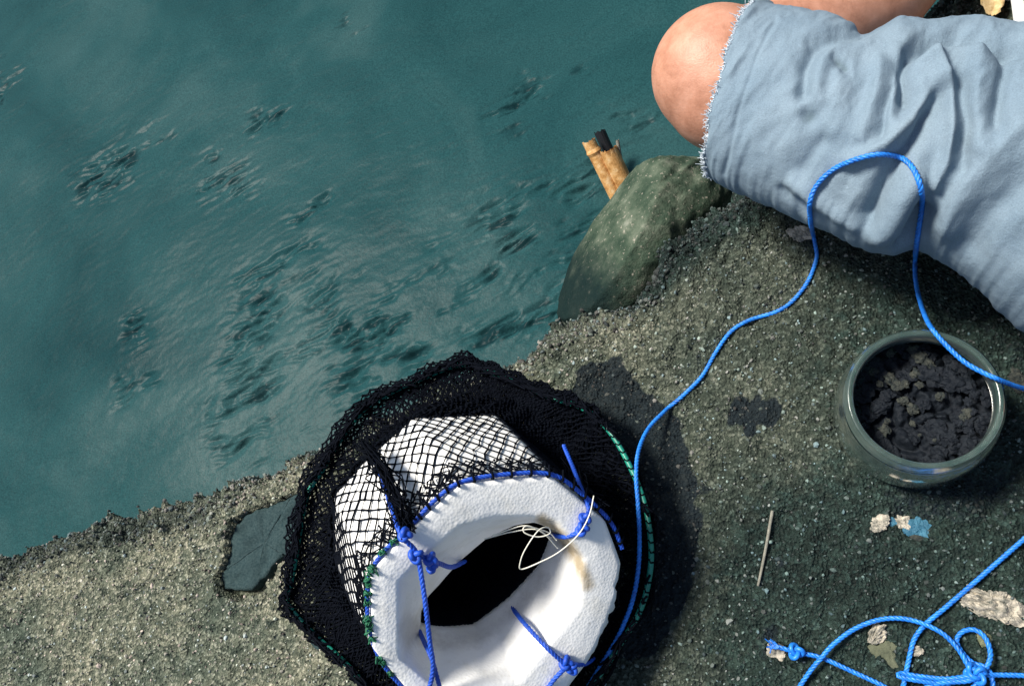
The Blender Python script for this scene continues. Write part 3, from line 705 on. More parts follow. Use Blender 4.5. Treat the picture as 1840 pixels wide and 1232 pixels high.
def sandal(heel, ball):
    t = ball - heel; t[2] = 0; L = np.linalg.norm(t); t /= L; s = np.array([-t[1], t[0], 0]); a = np.linspace(0, 2 * math.pi, 40, endpoint=False)
    out = []
    for z, k in ((-.0, .96), (.002, 1), (.012, 1), (.014, .96)):
        r = np.stack([np.cos(a), np.sin(a)], 1); ww = .036 + .01 * r[:, 0]
        P = (heel + ball) / 2 + t * .022 + r[:, :1] * t * (L / 2 + .058) * k + (r[:, 1] * ww * k)[:, None] * s; P[:, 2] = z + min(heel[2], ball[2]) - .044; out.append(P)
    V = np.array(out).reshape(-1, 3); Fq = [list(f) for f in gridfaces(4, 40, False, True)] + [list(range(40))[::-1], list(range(120, 160))]
    o = mesh('sandal', V, Fq, MT['sole'], person)
    p0 = ball + t * .035; arcs = []
    for sg in (1, -1):
        q = np.array([p0 + np.array([0, 0, .004]), ball + s * sg * .022 + np.array([0, 0, .028]), (ball + heel) / 2 + s * sg * .043 + np.array([0, 0, .012]), (ball + heel) / 2 - t * .02 + s * sg * .042 + np.array([0, 0, -.03])]); arcs.append(tube(spline(q, 20), .006, 8))
    v, f = join(arcs); mesh('sandal_strap', v, f, MT['white']).parent = o; return o
sandal(h2, b2)

# ------------------------------------------------------------------ bait tub
TR = .086
tc = U(1660, 714, TR); ks = SC(1660, 714, TR) / 1.0
Rr = 128 * ks; Rb = 143 * ks
tub = thing('bait_tub', (tc[0], tc[1], ground(tc[0], tc[1])), 'squat greenish clear plastic jar without lid holding dark bait', 'jar')
def lathe(name, prof, C, m, parent, n=96):
    a = np.linspace(0, 2 * math.pi, n, endpoint=False); prof = np.array(prof)
    V = np.stack([C[0] + prof[:, :1] * np.cos(a), C[1] + prof[:, :1] * np.sin(a), np.repeat(prof[:, 1:], n, 1)], -1)
    return mesh(name, V.reshape(-1, 3), gridfaces(len(prof), n, False, True), m, parent)
w = .0022; zb = .004
out_p = [(.001, zb), (Rb * .9, zb), (Rb * .985, zb + .006), (Rb, zb + .014), (Rb * 1.0, .045), (Rb * .985, .055), (Rb * .95, .061), (Rr * 1.035, .0645), (Rr * 1.03, .067)]
thr = []
for k in range(3):
    z0 = .0675 + k * .0052; thr += [(Rr * 1.0, z0), (Rr * 1.0, z0 + .0014), (Rr * 1.03, z0 + .0026), (Rr * 1.03, z0 + .0036)]
lip = [(Rr * .99, .0835), (Rr * .995, TR - .0004), (Rr * .98, TR), (Rr * .935, TR), (Rr * .915, TR - .001), (Rr * .905, TR - .004)]
inn_p = [(Rr * .9, .07), (Rb * .92, .06), (Rb - w * 1.6, .05), (Rb - w * 1.6, .014), (Rb * .88, zb + w), (.001, zb + w)]
lathe('jar_body', out_p + [(Rr * .99, .0672), (Rr * .905, .0672)] + inn_p, tc, MT['tub'], tub)
lathe('jar_rim', [(Rr * .91, .068)] + thr + lip + [(Rr * .91, .068)], tc, MT['rim'], tub)
# label scraps on the wall; white left shoulder patch stands for a sun highlight
def wall_patch(px, wpx, hpx, rot, name):
    out = []
    c = hit(px[0], px[1], [bvh(bpy.data.objects['jar_body'])])
    if not c: return
    n = np.array(c[1]); v = np.array(c[0]) + n * .0007; k = SC(px[0], px[1], .03)
    t = np.cross(n, [0, 0, 1.]); t /= np.linalg.norm(t); b = np.cross(n, t); t, b = t * math.cos(rot) + b * math.sin(rot), b * math.cos(rot) - t * math.sin(rot)
    a = np.linspace(0, 6.283, 14, endpoint=False); r = 1 + .3 * rng.standard_normal(14) * .8
    P = v + (np.cos(a) * r * wpx * k)[:, None] * t + (np.sin(a) * r * hpx * k)[:, None] * b
    V = np.vstack([P, P + n * .0006]); F_ = [list(range(14)), list(range(27, 13, -1))] + [[i, (i + 1) % 14, 14 + (i + 1) % 14, 14 + i] for i in range(14)]
    mesh(name, V, F_, MT['white'], tub, smooth=False)
wall_patch((1562, 843), 9, 3.6, .4, 'label_scrap_glint'); wall_patch((1583, 850), 10, 3, .2, 'label_scrap_glint'); wall_patch((1548, 846), 9, 1.2, .6, 'label_scrap_glint'); wall_patch((1512, 712), 4, 8, .3, 'label_scrap_glint')
# bait: a mound of dark lumps with pale crumbs
bait = thing('bait', (tc[0], tc[1], .01), 'dark lumpy bait with pale crumbs inside the clear plastic jar', 'bait')
def bait_mound():
    nr, na = 60, 140; r = np.linspace(0, 1, nr)[:, None] * Rb * .955; a = np.linspace(0, 2 * math.pi, na, endpoint=False)[None]
    x = tc[0] + r * np.cos(a); y = tc[1] + r * np.sin(a)
    z = .040 + np.abs(fbm(x * 60, y * 60, 101, 4)) * .02 + fbm(x * 22, y * 22, 103, 2) * .012 - .012 * (r / Rb) ** 4
    z = np.minimum(z, .066); mesh('bait_mass', np.stack([x, y, z], -1).reshape(-1, 3), gridfaces(nr, na, False, True), MT['bait'], bait)
    skirt = [(Rb * .965, .040), (Rb * .965, .012), (Rb * .9, .0085), (.002, .0085)]
    lathe('bait_mass', [(Rb * .95, .05)] + skirt, tc, MT['bait'], bait)
    big = [(1600, 680, 11), (1612, 692, 10), (1570, 668, 8), (1640, 628, 9), (1655, 640, 12), (1668, 655, 9), (1625, 690, 8), (1622, 720, 9), (1640, 735, 10), (1688, 712, 8), (1738, 742, 10), (1594, 756, 5), (1640, 760, 6), (1600, 635, 7), (1645, 672, 9), (1652, 692, 7), (1730, 750, 7), (1590, 772, 9), (1580, 690, 6), (1680, 790, 4), (1652, 782, 3)]
    for i, (px, py, s) in enumerate(big):
        P = U(px, py, .05); k = SC(px, py, .05); v, f = ico(2); v = v * (1 + .6 * n3(v, 2.2, i)[:, None] + .5 * n3(v, 5, i + 9)[:, None]) * s * .9 * k * np.array([1, 1, .6])
        mesh('crumb', v + P, f, MT['crumb'], bait, smooth=False)
    for i in range(70):
        a_ = rng.uniform(0, 6.28); rr = Rb * .86 * math.sqrt(rng.random()); s = rng.uniform(.003, .008); v, f = ico(2); v = v * (1 + .6 * n3(v, 2.3, i)[:, None] + .5 * n3(v, 5, i + 2)[:, None]) * s * np.array([1, 1, .5])
        mesh('lump', v + [tc[0] + rr * math.cos(a_), tc[1] + rr * math.sin(a_), .047 + rng.uniform(-.003, .004)], f, MT['bait'], bait, smooth=False)
bait_mound()

# ------------------------------------------------------------------ fish basket: foam collar in a black net bag
Tc = U(893, 1080, .165); Bc = U(800, 938, .06)
ax = Tc - Bc; LEN = np.linalg.norm(ax); ax /= LEN
bx = np.array([1.0, 0, 0]) - ax * ax[0]; bx /= np.linalg.norm(bx); by = np.cross(ax, bx)
def VP(px, py, d=0.0): return onplane(px, py, Tc + ax * d, ax)
NL = 192
def loop_on(px_poly, d, center=None):
    W = np.array([VP(p[0], p[1], d) for p in px_poly]); q = W - (Tc + ax * d); x, y = q @ bx, q @ by
    P2 = np.stack([x, y], 1); n_ = len(P2); t_ = np.linspace(0, n_, 800, endpoint=False); i_ = t_.astype(int); f_ = (t_ - i_)[:, None]
    L_ = P2[i_ % n_] * (1 - f_) + P2[(i_ + 1) % n_] * f_
    for _ in range(3): L_ = .5 * L_ + .25 * (np.roll(L_, 1, 0) + np.roll(L_, -1, 0))
    return L_
def by_angle(P2, c, n=NL):
    a = np.unwrap(np.arctan2(P2[:, 1] - c[1], P2[:, 0] - c[0])); 
    if a[-1] < a[0]: P2 = P2[::-1]; a = np.unwrap(np.arctan2(P2[:, 1] - c[1], P2[:, 0] - c[0]))
    r = np.hypot(P2[:, 0] - c[0], P2[:, 1] - c[1]); A = np.linspace(-math.pi, math.pi, n, endpoint=False)
    am = (a + math.pi) % (2 * math.pi) - math.pi; o = np.argsort(am); am, r = am[o], r[o]
    am = np.r_[am[-1] - 2 * math.pi, am, am[0] + 2 * math.pi]; r = np.r_[r[-1], r, r[0]]
    R = np.interp(A, am, r); return np.stack([c[0] + R * np.cos(A), c[1] + R * np.sin(A)], 1)
RIM = [(664, 1030), (668, 1165), (742, 1252), (850, 1300), (925, 1300), (1010, 1252), (1066, 1176), (1106, 1094), (1117, 1010), (1090, 935), (992, 856), (828, 868), (740, 948)]
INR = [(718, 1045), (720, 1184), (785, 1236), (930, 1226), (1040, 1090), (1050, 1005), (1000, 938), (958, 927), (894, 929), (832, 944), (742, 1020)]
HOL = [(755, 1122), (757, 1098), (769, 1071), (827, 1007), (874, 967), (941, 935), (978, 936), (994, 962), (986, 986), (971, 1020), (917, 1078), (883, 1105), (854, 1125), (807, 1130), (774, 1129)]
DH = -.068
rim2 = loop_on(RIM, 0); c0 = np.array([0.0, 0.0])
inr2 = loop_on(INR, 0); hol2 = loop_on(HOL, DH); hc = hol2.mean(0)
LR = by_angle(rim2, c0); LI = by_angle(inr2, hc * .6); LH = by_angle(hol2, hc)
def to3(P2, d): return Tc + ax * d + P2[:, :1] * bx + P2[:, 1:] * by
def scl(P2, k, c=np.array([0., 0.])): return c + (P2 - c) * k
basket = thing('fish_basket', (Bc[0], Bc[1], ground(Bc[0], Bc[1])), 'white foam collared fish basket in a black net bag standing on the ledge', 'fish basket')
def foam():
    mid = (LR + LI) / 2
    L = [(scl(LR, .93), -LEN), (scl(LR, 1.02), -LEN), (scl(LR, 1.06), -LEN + .006), (scl(LR, 1.05), -LEN * .6), (scl(LR, 1.02), -LEN * .25), (scl(LR, 1.005), -.012), (LR, -.006), (scl(LR, .992), -.0004), (LR * .88 + LI * .12, .0),
         (mid, .0006), (LR * .08 + LI * .92, 0), (LI, -.0012), (LI * .9 + LH * .1, -.008), (LI * .5 + LH * .5, DH * .52), (LI * .1 + LH * .9, DH + .004), (LH, DH), (scl(LH, 1.01, hc), DH - .006), (LH * .75 + LR * .25, DH - .014), (LH * .35 + LR * .65, DH - .03), (LR * .9, -LEN)]
    # dense rings
    dense = []
    for (a, da), (b, db) in zip(L[:-1], L[1:]):
        m = max(1, int(max(np.abs(a - b).max(), abs(da - db)) / .004))
        for k in range(m): dense.append((a + (b - a) * k / m, da + (db - da) * k / m))
    dense.append(L[-1])
    V = np.array([to3(a, d) for a, d in dense]); nr = len(V)
    du = np.roll(V, -1, 1) - np.roll(V, 1, 1); dv = np.gradient(V, axis=0); N = np.cross(du, dv); N /= np.linalg.norm(N, axis=2)[..., None] + 1e-9
    flat = V.reshape(-1, 3)
    d = (n3(flat, 45, 5) * .0006 + n3(flat, 130, 9) * .0002 + n3(flat, 18, 19) * .0007).reshape(V.shape[:2])
    V = V + N * d[..., None]
    pxy = proj(V)
    # chipped lower right edge
    chip = np.exp(-(segdist(pxy, [(1060, 1165), (1100, 1110), (1112, 1060)]) / 14) ** 2) * np.clip(vnoise(V[..., 0] * 160, V[..., 1] * 160, 33) + .1, 0, 1)
    V = V - (V - Tc) / (np.linalg.norm(V - Tc, axis=2)[..., None] + 1e-9) * (chip * .014)[..., None]
    grime = 1.0 * np.exp(-(segdist(pxy, [(975, 935), (1015, 970), (1040, 1010), (1055, 1050)]) / 17) ** 2)
    greyed = .75 * np.exp(-(segdist(pxy, [(735, 1130), (800, 1155), (860, 1145), (930, 1090), (975, 1040)]) / 26) ** 2) + .5 * np.exp(-(segdist(pxy, [(1110, 1000), (1110, 1080), (1065, 1170), (1020, 1200)]) / 15) ** 2) + .45 * np.exp(-(segdist(pxy, [(722, 1185), (740, 1080), (800, 1000), (860, 955), (950, 935)]) / 22) ** 2)  # greyer along the mouth edge, the inner wall and the outer right edge
    mesh('foam_collar', V.reshape(-1, 3), gridfaces(nr, NL, False, True)[:, ::-1].copy(), MT['foam'], basket, attrs=dict(grime=grime.ravel(), greyed=greyed.ravel()))
foam()
# bag surface: rim -> foam base -> bulging bag -> ground
BAG = [(500, 1090), (536, 1132), (582, 1172), (634, 1218), (690, 1290), (760, 1350), (870, 1390), (990, 1350), (1070, 1245), (1110, 1172), (1152, 1110), (1172, 1050), (1177, 985), (1167, 908), (1141, 841), (1095, 770), (1060, 722), (1013, 700), (941, 674), (870, 645), (829, 634), (767, 656), (705, 684), (644, 712), (598, 770), (567, 816), (536, 868), (518, 930), (508, 1010), (503, 1055)]
ZG = .052
LEND = LEN
base3 = to3(scl(LR, 1.09), -LEND + .004)
bagp = spline(US(BAG, ZG), 800, closed=True)
bc = base3.mean(0)
ang_base = np.arctan2(base3[:, 1] - bc[1], base3[:, 0] - bc[0])
ab = np.arctan2(bagp[:, 1] - bc[1], bagp[:, 0] - bc[0]); rb = np.hypot(bagp[:, 0] - bc[0], bagp[:, 1] - bc[1]); o_ = np.argsort(ab); ab, rb = ab[o_], rb[o_]
Rbag = np.interp(ang_base, np.r_[ab[-1] - 2 * math.pi, ab, ab[0] + 2 * math.pi], np.r_[rb[-1], rb, rb[0]])
Gl = np.stack([bc[0] + Rbag * np.cos(ang_base), bc[1] + Rbag * np.sin(ang_base), np.full(NL, ZG)], 1)
Gd = np.stack([bc[0] + Rbag * .97 * np.cos(ang_base), bc[1] + Rbag * .97 * np.sin(ang_base), np.full(NL, .006)], 1)
Gf = np.stack([bc[0] + Rbag * .5 * np.cos(ang_base), bc[1] + Rbag * .5 * np.sin(ang_base), np.full(NL, .006)], 1)
Xl = base3 * .55 + Gl * .45; Xl[:, 2] = np.minimum(base3[:, 2], ZG + .02) * .5 + ZG * .5 - .012
Rim3 = to3(scl(LR, 1.022), -.006)
def loopf(Lp, s):
    s = (s % 1.0) * NL; i = np.floor(s).astype(int) % NL; f = (s % 1.0)[:, None]; return Lp[i] * (1 - f) + Lp[(i + 1) % NL] * f
def surf(loops, vk, s, v):
    """s,v flat arrays; loops placed at parameters vk"""
    out = np.zeros((len(s), 3)); vk = np.array(vk)
    k = np.clip(np.searchsorted(vk, v, side='right') - 1, 0, len(loops) - 2); f = ((v - vk[k]) / (vk[k + 1] - vk[k]))[:, None]
    for j in range(len(loops) - 1):
        m = k == j
        if m.any(): out[m] = loopf(loops[j], s[m]) * (1 - f[m]) + loopf(loops[j + 1], s[m]) * f[m]
    return out
def threads(A, B, r, sides=3):
    d = B - A; T = d / (np.linalg.norm(d, axis=1)[:, None] + 1e-9); ref = np.where(np.abs(T[:, 2:]) < .8, [[0, 0, 1.]], [[1., 0, 0]])
    N = np.cross(T, ref); N /= np.linalg.norm(N, axis=1)[:, None] + 1e-9; Bn = np.cross(T, N); n = len(A); rr = np.broadcast_to(np.asarray(r), (n,))[:, None]
    a = [2 * math.pi * k / sides for k in range(sides)]
    off = [rr * (math.cos(q) * N + math.sin(q) * Bn) for q in a]
    V = np.stack([A + o for o in off] + [B + o for o in off], 1).reshape(-1, 3); b = np.arange(n)[:, None] * 2 * sides
    Fq = np.concatenate([b + np.array([[k, (k + 1) % sides, sides + (k + 1) % sides, sides + k]]) for k in range(sides)], 0)
    return V, Fq
def net(loops, vk, nth, rows, r, jit, seed, fold=0.0, lift=0.0, pinch=None, rv=.25, wob=.35):
    g = np.random.default_rng(seed); I = np.arange(nth)[None, :]; J = np.arange(rows + 1)[:, None]
    s = (I + .5 * (J % 2) + g.normal(0, jit, (rows + 1, nth))) / nth; v = np.clip((J + g.normal(0, jit, (rows + 1, nth))) / rows, 0, 1) * (vk[-1] - vk[0]) + vk[0]
    s = s + wob / nth * np.sin(v * 9 + s * 40)
    if pinch is not None: s, v = pinch(s, v)
    P = surf(loops, vk, s.ravel(), v.ravel())
    cen = np.array([bc[0], bc[1], 0]); rad = P - cen; rad[:, 2] = 0; rad /= np.linalg.norm(rad, axis=1)[:, None] + 1e-9
    sv = (s % 1).ravel()
    P = P + rad * (lift + fold * (np.sin(sv * 2 * math.pi * 26 + 3 * vnoise(sv * 9, v.ravel() * 3, seed)) + 1.4 * vnoise(sv * 60, v.ravel() * 8, seed + 3)))[:, None]
    P[:, 2] += fold * .6 * vnoise(sv * 70, v.ravel() * 10, seed + 7)
    P = P.reshape(rows + 1, nth, 3); a, b = [], []
    for j in range(rows):
        o = j % 2
        a += [P[j], P[j]]; b += [P[j + 1], np.roll(P[j + 1], 1 if o == 0 else -1, 0)]
    A, B = np.vstack(a), np.vstack(b)
    rr = r * (1 + rv * g.standard_normal(len(A))).clip(.5, 2)
    tv = threads(A, B, rr); kv, kf = ico(0); kn = P.reshape(-1, 3)
    KV = (kn[:, None] + kv[None] * (r * 1.75)).reshape(-1, 3); KF = (np.arange(len(kn))[:, None, None] * 12 + kf[None]).reshape(-1, 3)
    return tv, (KV, KF)
def merge_net(lst, name, m, parent):
    V, F4, o = [], [], 0
    for (tv, tf), (kv, kf) in lst:
        V += [tv, kv]; F4 += [(tf + o).tolist()]; o += len(tv); F4 += [(kf + o).tolist()]; o += len(kv)
    Fl = [q for x in F4 for q in x]
    return mesh(name, np.vstack(V), Fl, m, parent, smooth=False)
def pinch_corner(s, v):
    # the netting gathers at the upper-left tie and under the lashing
    return s, v
CORNERS = [VP(700, 900, -.03), VP(1060, 885, -.03)]
foamnet = net([Rim3, to3(scl(LR, 1.06), -LEN * .55), to3(scl(LR, 1.075), -LEN + .004)], [0, .5, 1], 62, 15, .00072, .06, 3, 0.0, wob=.1)
# denser gathered rows right beside the lashing cord and on the tied corner
gather = net([to3(scl(LR, 1.03), -.004), to3(scl(LR, 1.06), -.03)], [0, 1], 120, 5, .0006, .3, 5, .0012)
outer = [net([base3, Xl, Gl, Gd, Gf], [0, .3, .58, .86, 1], 136, 38, .00085, .16, 21 + k, .0022, lift=-.005 * k, rv=.35) for k in range(2)]
merge_net([foamnet, gather] + outer, 'netting', MT['net'], basket)['kind'] = 'stuff'
# bunched cloth of net at the upper left corner
def bunch(pts, n, spread_, r, name='net_bunch'):
    out = []
    C = spline(np.array([VP(*p) for p in pts]), 40)
    for i in range(n):
        off = rng.standard_normal((6, 3)) * spread_; o = np.stack([np.interp(np.linspace(0, 5, 40), np.arange(6), off[:, k]) for k in range(3)], 1)
        out.append(tube(C + o + ax * .002, r, 4, caps=False))
    v, f = join(out); return mesh(name, v, f, MT['net'], basket)
b_ = bunch([(655, 800, -.115), (690, 845, -.06), (712, 900, -.02), (728, 945, .0)], 44, .0046, .0006)
b_ = bunch([(1020, 830, -.09), (1045, 880, -.03), (1075, 905, -.006)], 30, .0036, .0006)
# inner funnel of net hanging below the mouth
LH3 = to3(scl(LH, 1.12, hc), -LEN + .002); Fd = LH3 * 0 + np.array([bc[0], bc[1], 0]) + (LH3 - LH3.mean(0)) * 1.25; Fd[:, 2] = .01
inn_net = [net([to3(scl(LH, 1.0, hc), DH - .007), to3(scl(LH, 1.0, hc), DH - .03), Fd], [0, .4, 1], 110, 30, .0009, .3, 61 + k, .0006, rv=.4) for k in range(3)]
floor_loop = [Fd, np.repeat(Fd.mean(0)[None], NL, 0) + (Fd - Fd.mean(0)) * .05]
inn_net.append(net(floor_loop, [0, 1], 120, 26, .001, .25, 66, .001)); inn_net.append(net([Gf, np.repeat(Gf.mean(0)[None], NL, 0) + (Gf - Gf.mean(0)) * .05], [0, 1], 160, 34, .001, .25, 68, .001))
nf_ = merge_net(inn_net, 'inner_net', MT['net'], basket); nf_['kind'] = 'stuff'
# teal hose hoop holding the bag open, bound with black thread
HOOP = [(518, 1085), (560, 1135), (620, 1190), (690, 1265), (780, 1330), (880, 1350), (980, 1310), (1062, 1230), (1112, 1160), (1150, 1096), (1166, 1040), (1170, 985), (1160, 912), (1136, 846), (1096, 776), (1050, 735), (980, 710), (880, 668), (829, 655), (767, 676), (705, 704), (655, 735), (612, 790), (582, 840), (552, 890), (540, 950), (530, 1010), (522, 1050)]
hp = spline(US(HOOP, ZG + .004), 400, closed=True); hk = SC(1100, 900, ZG)
v, f = tube(hp, 5.0 * hk, 10, closed=True); mesh('hoop', v, f, MT['teal'], basket)
bind = []
Lh = even(np.vstack([hp, hp[:1]]), .0085)
T_, N_, B_ = frames(Lh)
for i in range(0, len(Lh) - 1):
    a = np.linspace(0, 2 * math.pi, 12, endpoint=False); R_ = 5.3 * hk
    q = proj(Lh[i]); wrap = rng.random() < .95
    if not wrap: continue
    P = Lh[i] + R_ * (np.cos(a)[:, None] * N_[i] + np.sin(a)[:, None] * B_[i]) + T_[i] * (a[:, None] / 6.283 - .5) * .003; bind.append(tube(P, .0008, 5, closed=True))
# net folded over the hoop everywhere but on the right
for i in range(900):
    k = rng.integers(0, len(hp)); q = proj(hp[k])
    if q[0] > 1080 and 770 < q[1] < 1130 and rng.random() < .93: continue
    a = hp[k] + rng.standard_normal(3) * .0022 + np.array([0, 0, .0035]); b = hp[(k + rng.integers(-6, 7)) % len(hp)] + rng.standard_normal(3) * .0022 + np.array([0, 0, .0035]); bind.append(tube(np.array([a, (a + b) / 2 + [0, 0, .002], b]), .0011, 4, caps=False))
v, f = join(bind); mesh('hoop_binding', v, f, MT['net'], basket)
# lashing cord along the collar edge, stitched down with black thread; green twine on the left
def cord_px(pts, d, r=.0021, name='cord', m='cord', jitter=0):
    P = np.array([VP(p[0], p[1], p[2] if len(p) > 2 else d) for p in pts]); P = spline(P, max(20, len(P) * 12)); v, f = rope(P, r); return mesh(name, v, f, MT[m], basket)
LASH_T = [(742, 940), (782, 898), (828, 866), (908, 852), (990, 852), (1042, 884), (1096, 936), (1118, 985)]
cord_px(LASH_T, -.002, .002, 'lashing_cord')
LASH_L = [(738, 950), (690, 990), (664, 1035), (660, 1090), (665, 1135), (688, 1192), (742, 1254)]
cord_px(LASH_L, -.003, .0018, 'lashing_cord')
gr = []; gp = spline(np.array([VP(*p, -.001) for p in LASH_L]), 120)
for k in range(9, 118, 3):
    if rng.random() < .4: continue
    c = gp[k]
    for j in range(5): gr.append(tube(spline(c + rng.standard_normal((4, 3)) * .0017, 10), .0006, 4, caps=False))
    gr.append(tube(spline(c + np.array([[-.004, 0, -.002], [-.001, .002, .003], [.002, 0, .002], [.003, -.001, -.003]]) * rng.uniform(.5, .8), 10), .0008, 5, caps=False))
v, f = join(gr); mesh('green_twine', v, f, MT['green'], basket)
st_ = []
lp = spline(np.array([VP(*p, -.001) for p in LASH_T]), 140)
for k in range(6, 138, 8):
    c = lp[k]; o = (c - Tc); o -= ax * (o @ ax); o /= np.linalg.norm(o)
    st_.append(tube(spline(np.array([c + o * .006 - ax * .004, c + ax * .0028, c - o * .0022 + ax * .0005, c - o * .001 - ax * .003]), 10), .0011, 5))
v, f = join(st_); mesh('lashing_stitches', v, f, MT['net'], basket)
# ties
cord_px([(672, 818, -.095), (688, 862, -.055), (705, 918, -.015), (722, 962, .006), (748, 992, .008), (758, 1040, .012), (765, 1090, .014), (772, 1150, .012), (778, 1200, .01), (768, 1250, .006)], 0, .0021, 'tie_cord')
cord_px([(753, 1132, DH + .004), (762, 1152, -.025), (775, 1180, .002), (785, 1215, .006), (795, 1255, .006)], 0, .002, 'tie_cord')
cord_px([(760, 1000, .006), (790, 1012, -.01), (812, 1018, -.03), (835, 1008, DH - .01)], 0, .0021, 'tie_cord')
cord_px([(1013, 800, -.1), (1032, 845, -.06), (1050, 892, -.012), (1058, 915, .004), (1050, 945, .006), (1035, 958, .003), (1012, 964, -.01), (988, 958, DH - .005)], 0, .0021, 'tie_cord')
cord_px([(916, 1082, DH - .004), (924, 1096, DH + .012), (945, 1122, -.022), (980, 1160, .0), (1008, 1186, .005), (1022, 1196, .005)], 0, .0021, 'tie_cord')
cord_px([(1020, 1196, .005), (1000, 1215, .004), (975, 1245, .002), (950, 1262, .001)], 0, .0021, 'tie_cord')
cord_px([(1020, 1196, .005), (1050, 1192, -.002), (1066, 1182, -.02)], 0, .0021, 'tie_cord')
kv = [knot(VP(728, 960, .007), .0042, .0021, .3, ax), knot(VP(747, 998, .009), .0046, .0022, 1.1, ax), knot(VP(774, 1004, .006), .0042, .0021, 2.0, ax), knot(VP(776, 1018, .004), .0035, .002, 2.9, ax)]
for kk in kv: mesh('knot', kk[0], kk[1], MT['cord'], basket)
for px, py, s, r0 in ((1046, 950, .0046, .5), (1052, 930, .004, 1.6), (1018, 1190, .0048, .2), (1028, 1200, .0045, 1.4)):
    a, b = knot(VP(px, py, .005), s, .0022, r0, ax); mesh('knot', a, b, MT['cord'], basket)
ln = []
for pts in ([(1067, 890, .01), (1059, 925, .016), (1040, 959, .018), (1006, 990, .016), (971, 1009, .012), (937, 1022, .006), (935, 1009, .008), (944, 986, .01), (967, 953, .01), (984, 947, .006), (988, 958, .006), (966, 964, .004), (942, 956, .002), (946, 945, .0), (985, 956, -.004), (1000, 970, -.006)],
            [(885, 962, -.02), (915, 951, -.012), (940, 944, -.006), (960, 948, -.004), (990, 966, -.006)], [(870, 968, -.03), (920, 955, -.014), (968, 952, -.004), (1002, 984, -.008)]):
    ln.append(tube(spline(np.array([VP(*p) for p in pts]), 90), .00055, 6))
v, f = join(ln); mesh('fishing_line', v, f, MT['line'], basket)

# ------------------------------------------------------------------ ropes
jar_bvh = bvh(bpy.data.objects['jar_body'])
def draped(pts, R, trees, step=3.0, smooth=10, lift=1.0):
    """pts in photo pixels (+ optional height z); the rope lies on whatever is under it"""
    P = np.array([[p[0], p[1]] for p in pts], float); n = len(P)
    Sx = spline(P, n * 14); zf = [p[2] if len(p) > 2 else np.nan for p in pts]
    dep = []
    for k, (x, y) in enumerate(Sx):
        t = k / (len(Sx) - 1) * (n - 1); i = min(int(t), n - 2); f = t - i
        if not np.isnan(zf[i]) and not np.isnan(zf[i + 1]):
            z = zf[i] * (1 - f) + zf[i + 1] * f; d = ray(x, y); dep.append((z - H) / d[2])
        else:
            h = hit(x, y, trees); d = ray(x, y)
            dep.append((np.linalg.norm(np.array(h[0]) - CAM) / np.linalg.norm(d)) - R * lift if h else (0 - H) / d[2])
    dep = np.array(dep); raw = dep.copy()
    for _ in range(smooth): dep[1:-1] = np.minimum(.5 * dep[1:-1] + .25 * (dep[:-2] + dep[2:]), raw[1:-1] + .0005)
    return np.array([CAM + ray(x, y) * d for (x, y), d in zip(Sx, dep)])
RA = .0022
pathA = draped([(1930, 712, .012), (1875, 705, .03), (1836, 697, .06), (1790, 680, .0915), (1740, 655, .0905), (1705, 625, .0905), (1676, 592, .0905), (1660, 562, .06), (1648, 520, .02), (1644, 480, .012), (1648, 430), (1656, 375), (1655, 340), (1642, 305), (1620, 284), (1580, 278), (1540, 286), (1500, 303), (1470, 330), (1456, 360), (1456, 395), (1465, 440), (1467, 465), (1452, 505), (1425, 540), (1395, 560), (1345, 576), (1312, 597), (1285, 635), (1262, 675), (1230, 708), (1195, 738, .008), (1165, 770, .022), (1148, 808, .045), (1143, 850, .058), (1146, 900, .062), (1149, 960, .062), (1147, 1020, .062), (1136, 1080, .062), (1112, 1140, .06), (1080, 1195, .056), (1045, 1250, .05), (1000, 1310, .03)], RA, [ledge_bvh, shorts_bvh])
# hold the last reach up on the bag's flank
v, f = rope(pathA, RA)
tag(mesh('rope', v, f, MT['rope'], smooth=True), 'long blue rope looped over the shorts, across the jar and past the net bag', 'rope')
tang = []
def rp(pts, sm=6): tang.append(rope(draped(pts, RA, [ledge_bvh], smooth=sm), RA))
rp([(1900, 915, .006), (1840, 968, .007), (1760, 1038, .008), (1700, 1090, .006), (1662, 1122, .005), (1642, 1150, .005), (1632, 1190, .006), (1624, 1228, .006), (1618, 1260, .006), (1640, 1290, .006), (1720, 1300, .006), (1780, 1275, .006), (1784, 1230, .012), (1774, 1200, .012), (1748, 1190, .011), (1728, 1170, .008), (1719, 1150, .006), (1730, 1134, .006), (1752, 1131, .008), (1771, 1146, .01), (1780, 1175, .013), (1772, 1199, .016), (1754, 1214, .014), (1752, 1245, .008), (1744, 1280, .006)])
rp([(1399, 1162, .012), (1432, 1171, .010), (1476, 1181, .007), (1530, 1205, .006), (1580, 1228, .006), (1650, 1262, .006), (1730, 1250, .01), (1760, 1212, .018), (1744, 1202, .014), (1722, 1166, .012), (1690, 1135, .013), (1640, 1114, .012), (1590, 1111, .01), (1540, 1127, .009), (1500, 1155, .011), (1476, 1181, .0135), (1458, 1202, .009), (1436, 1234, .007), (1410, 1275, .006)])
rp([(1900, 1216, .006), (1840, 1213, .007), (1790, 1212, .012), (1750, 1213, .0185), (1700, 1219, .012), (1650, 1214, .012), (1619, 1209, .0125), (1617, 1215, .017), (1650, 1222, .017), (1700, 1227, .012), (1770, 1208, .02), (1740, 1222, .02), (1690, 1226, .014), (1655, 1240, .012), (1630, 1270, .006)])
v, f = join(tang); t_ = mesh('rope', v, f, MT['rope']); tag(t_, 'tangled blue rope with loops and a frayed knotted end beside the oyster shell', 'rope')
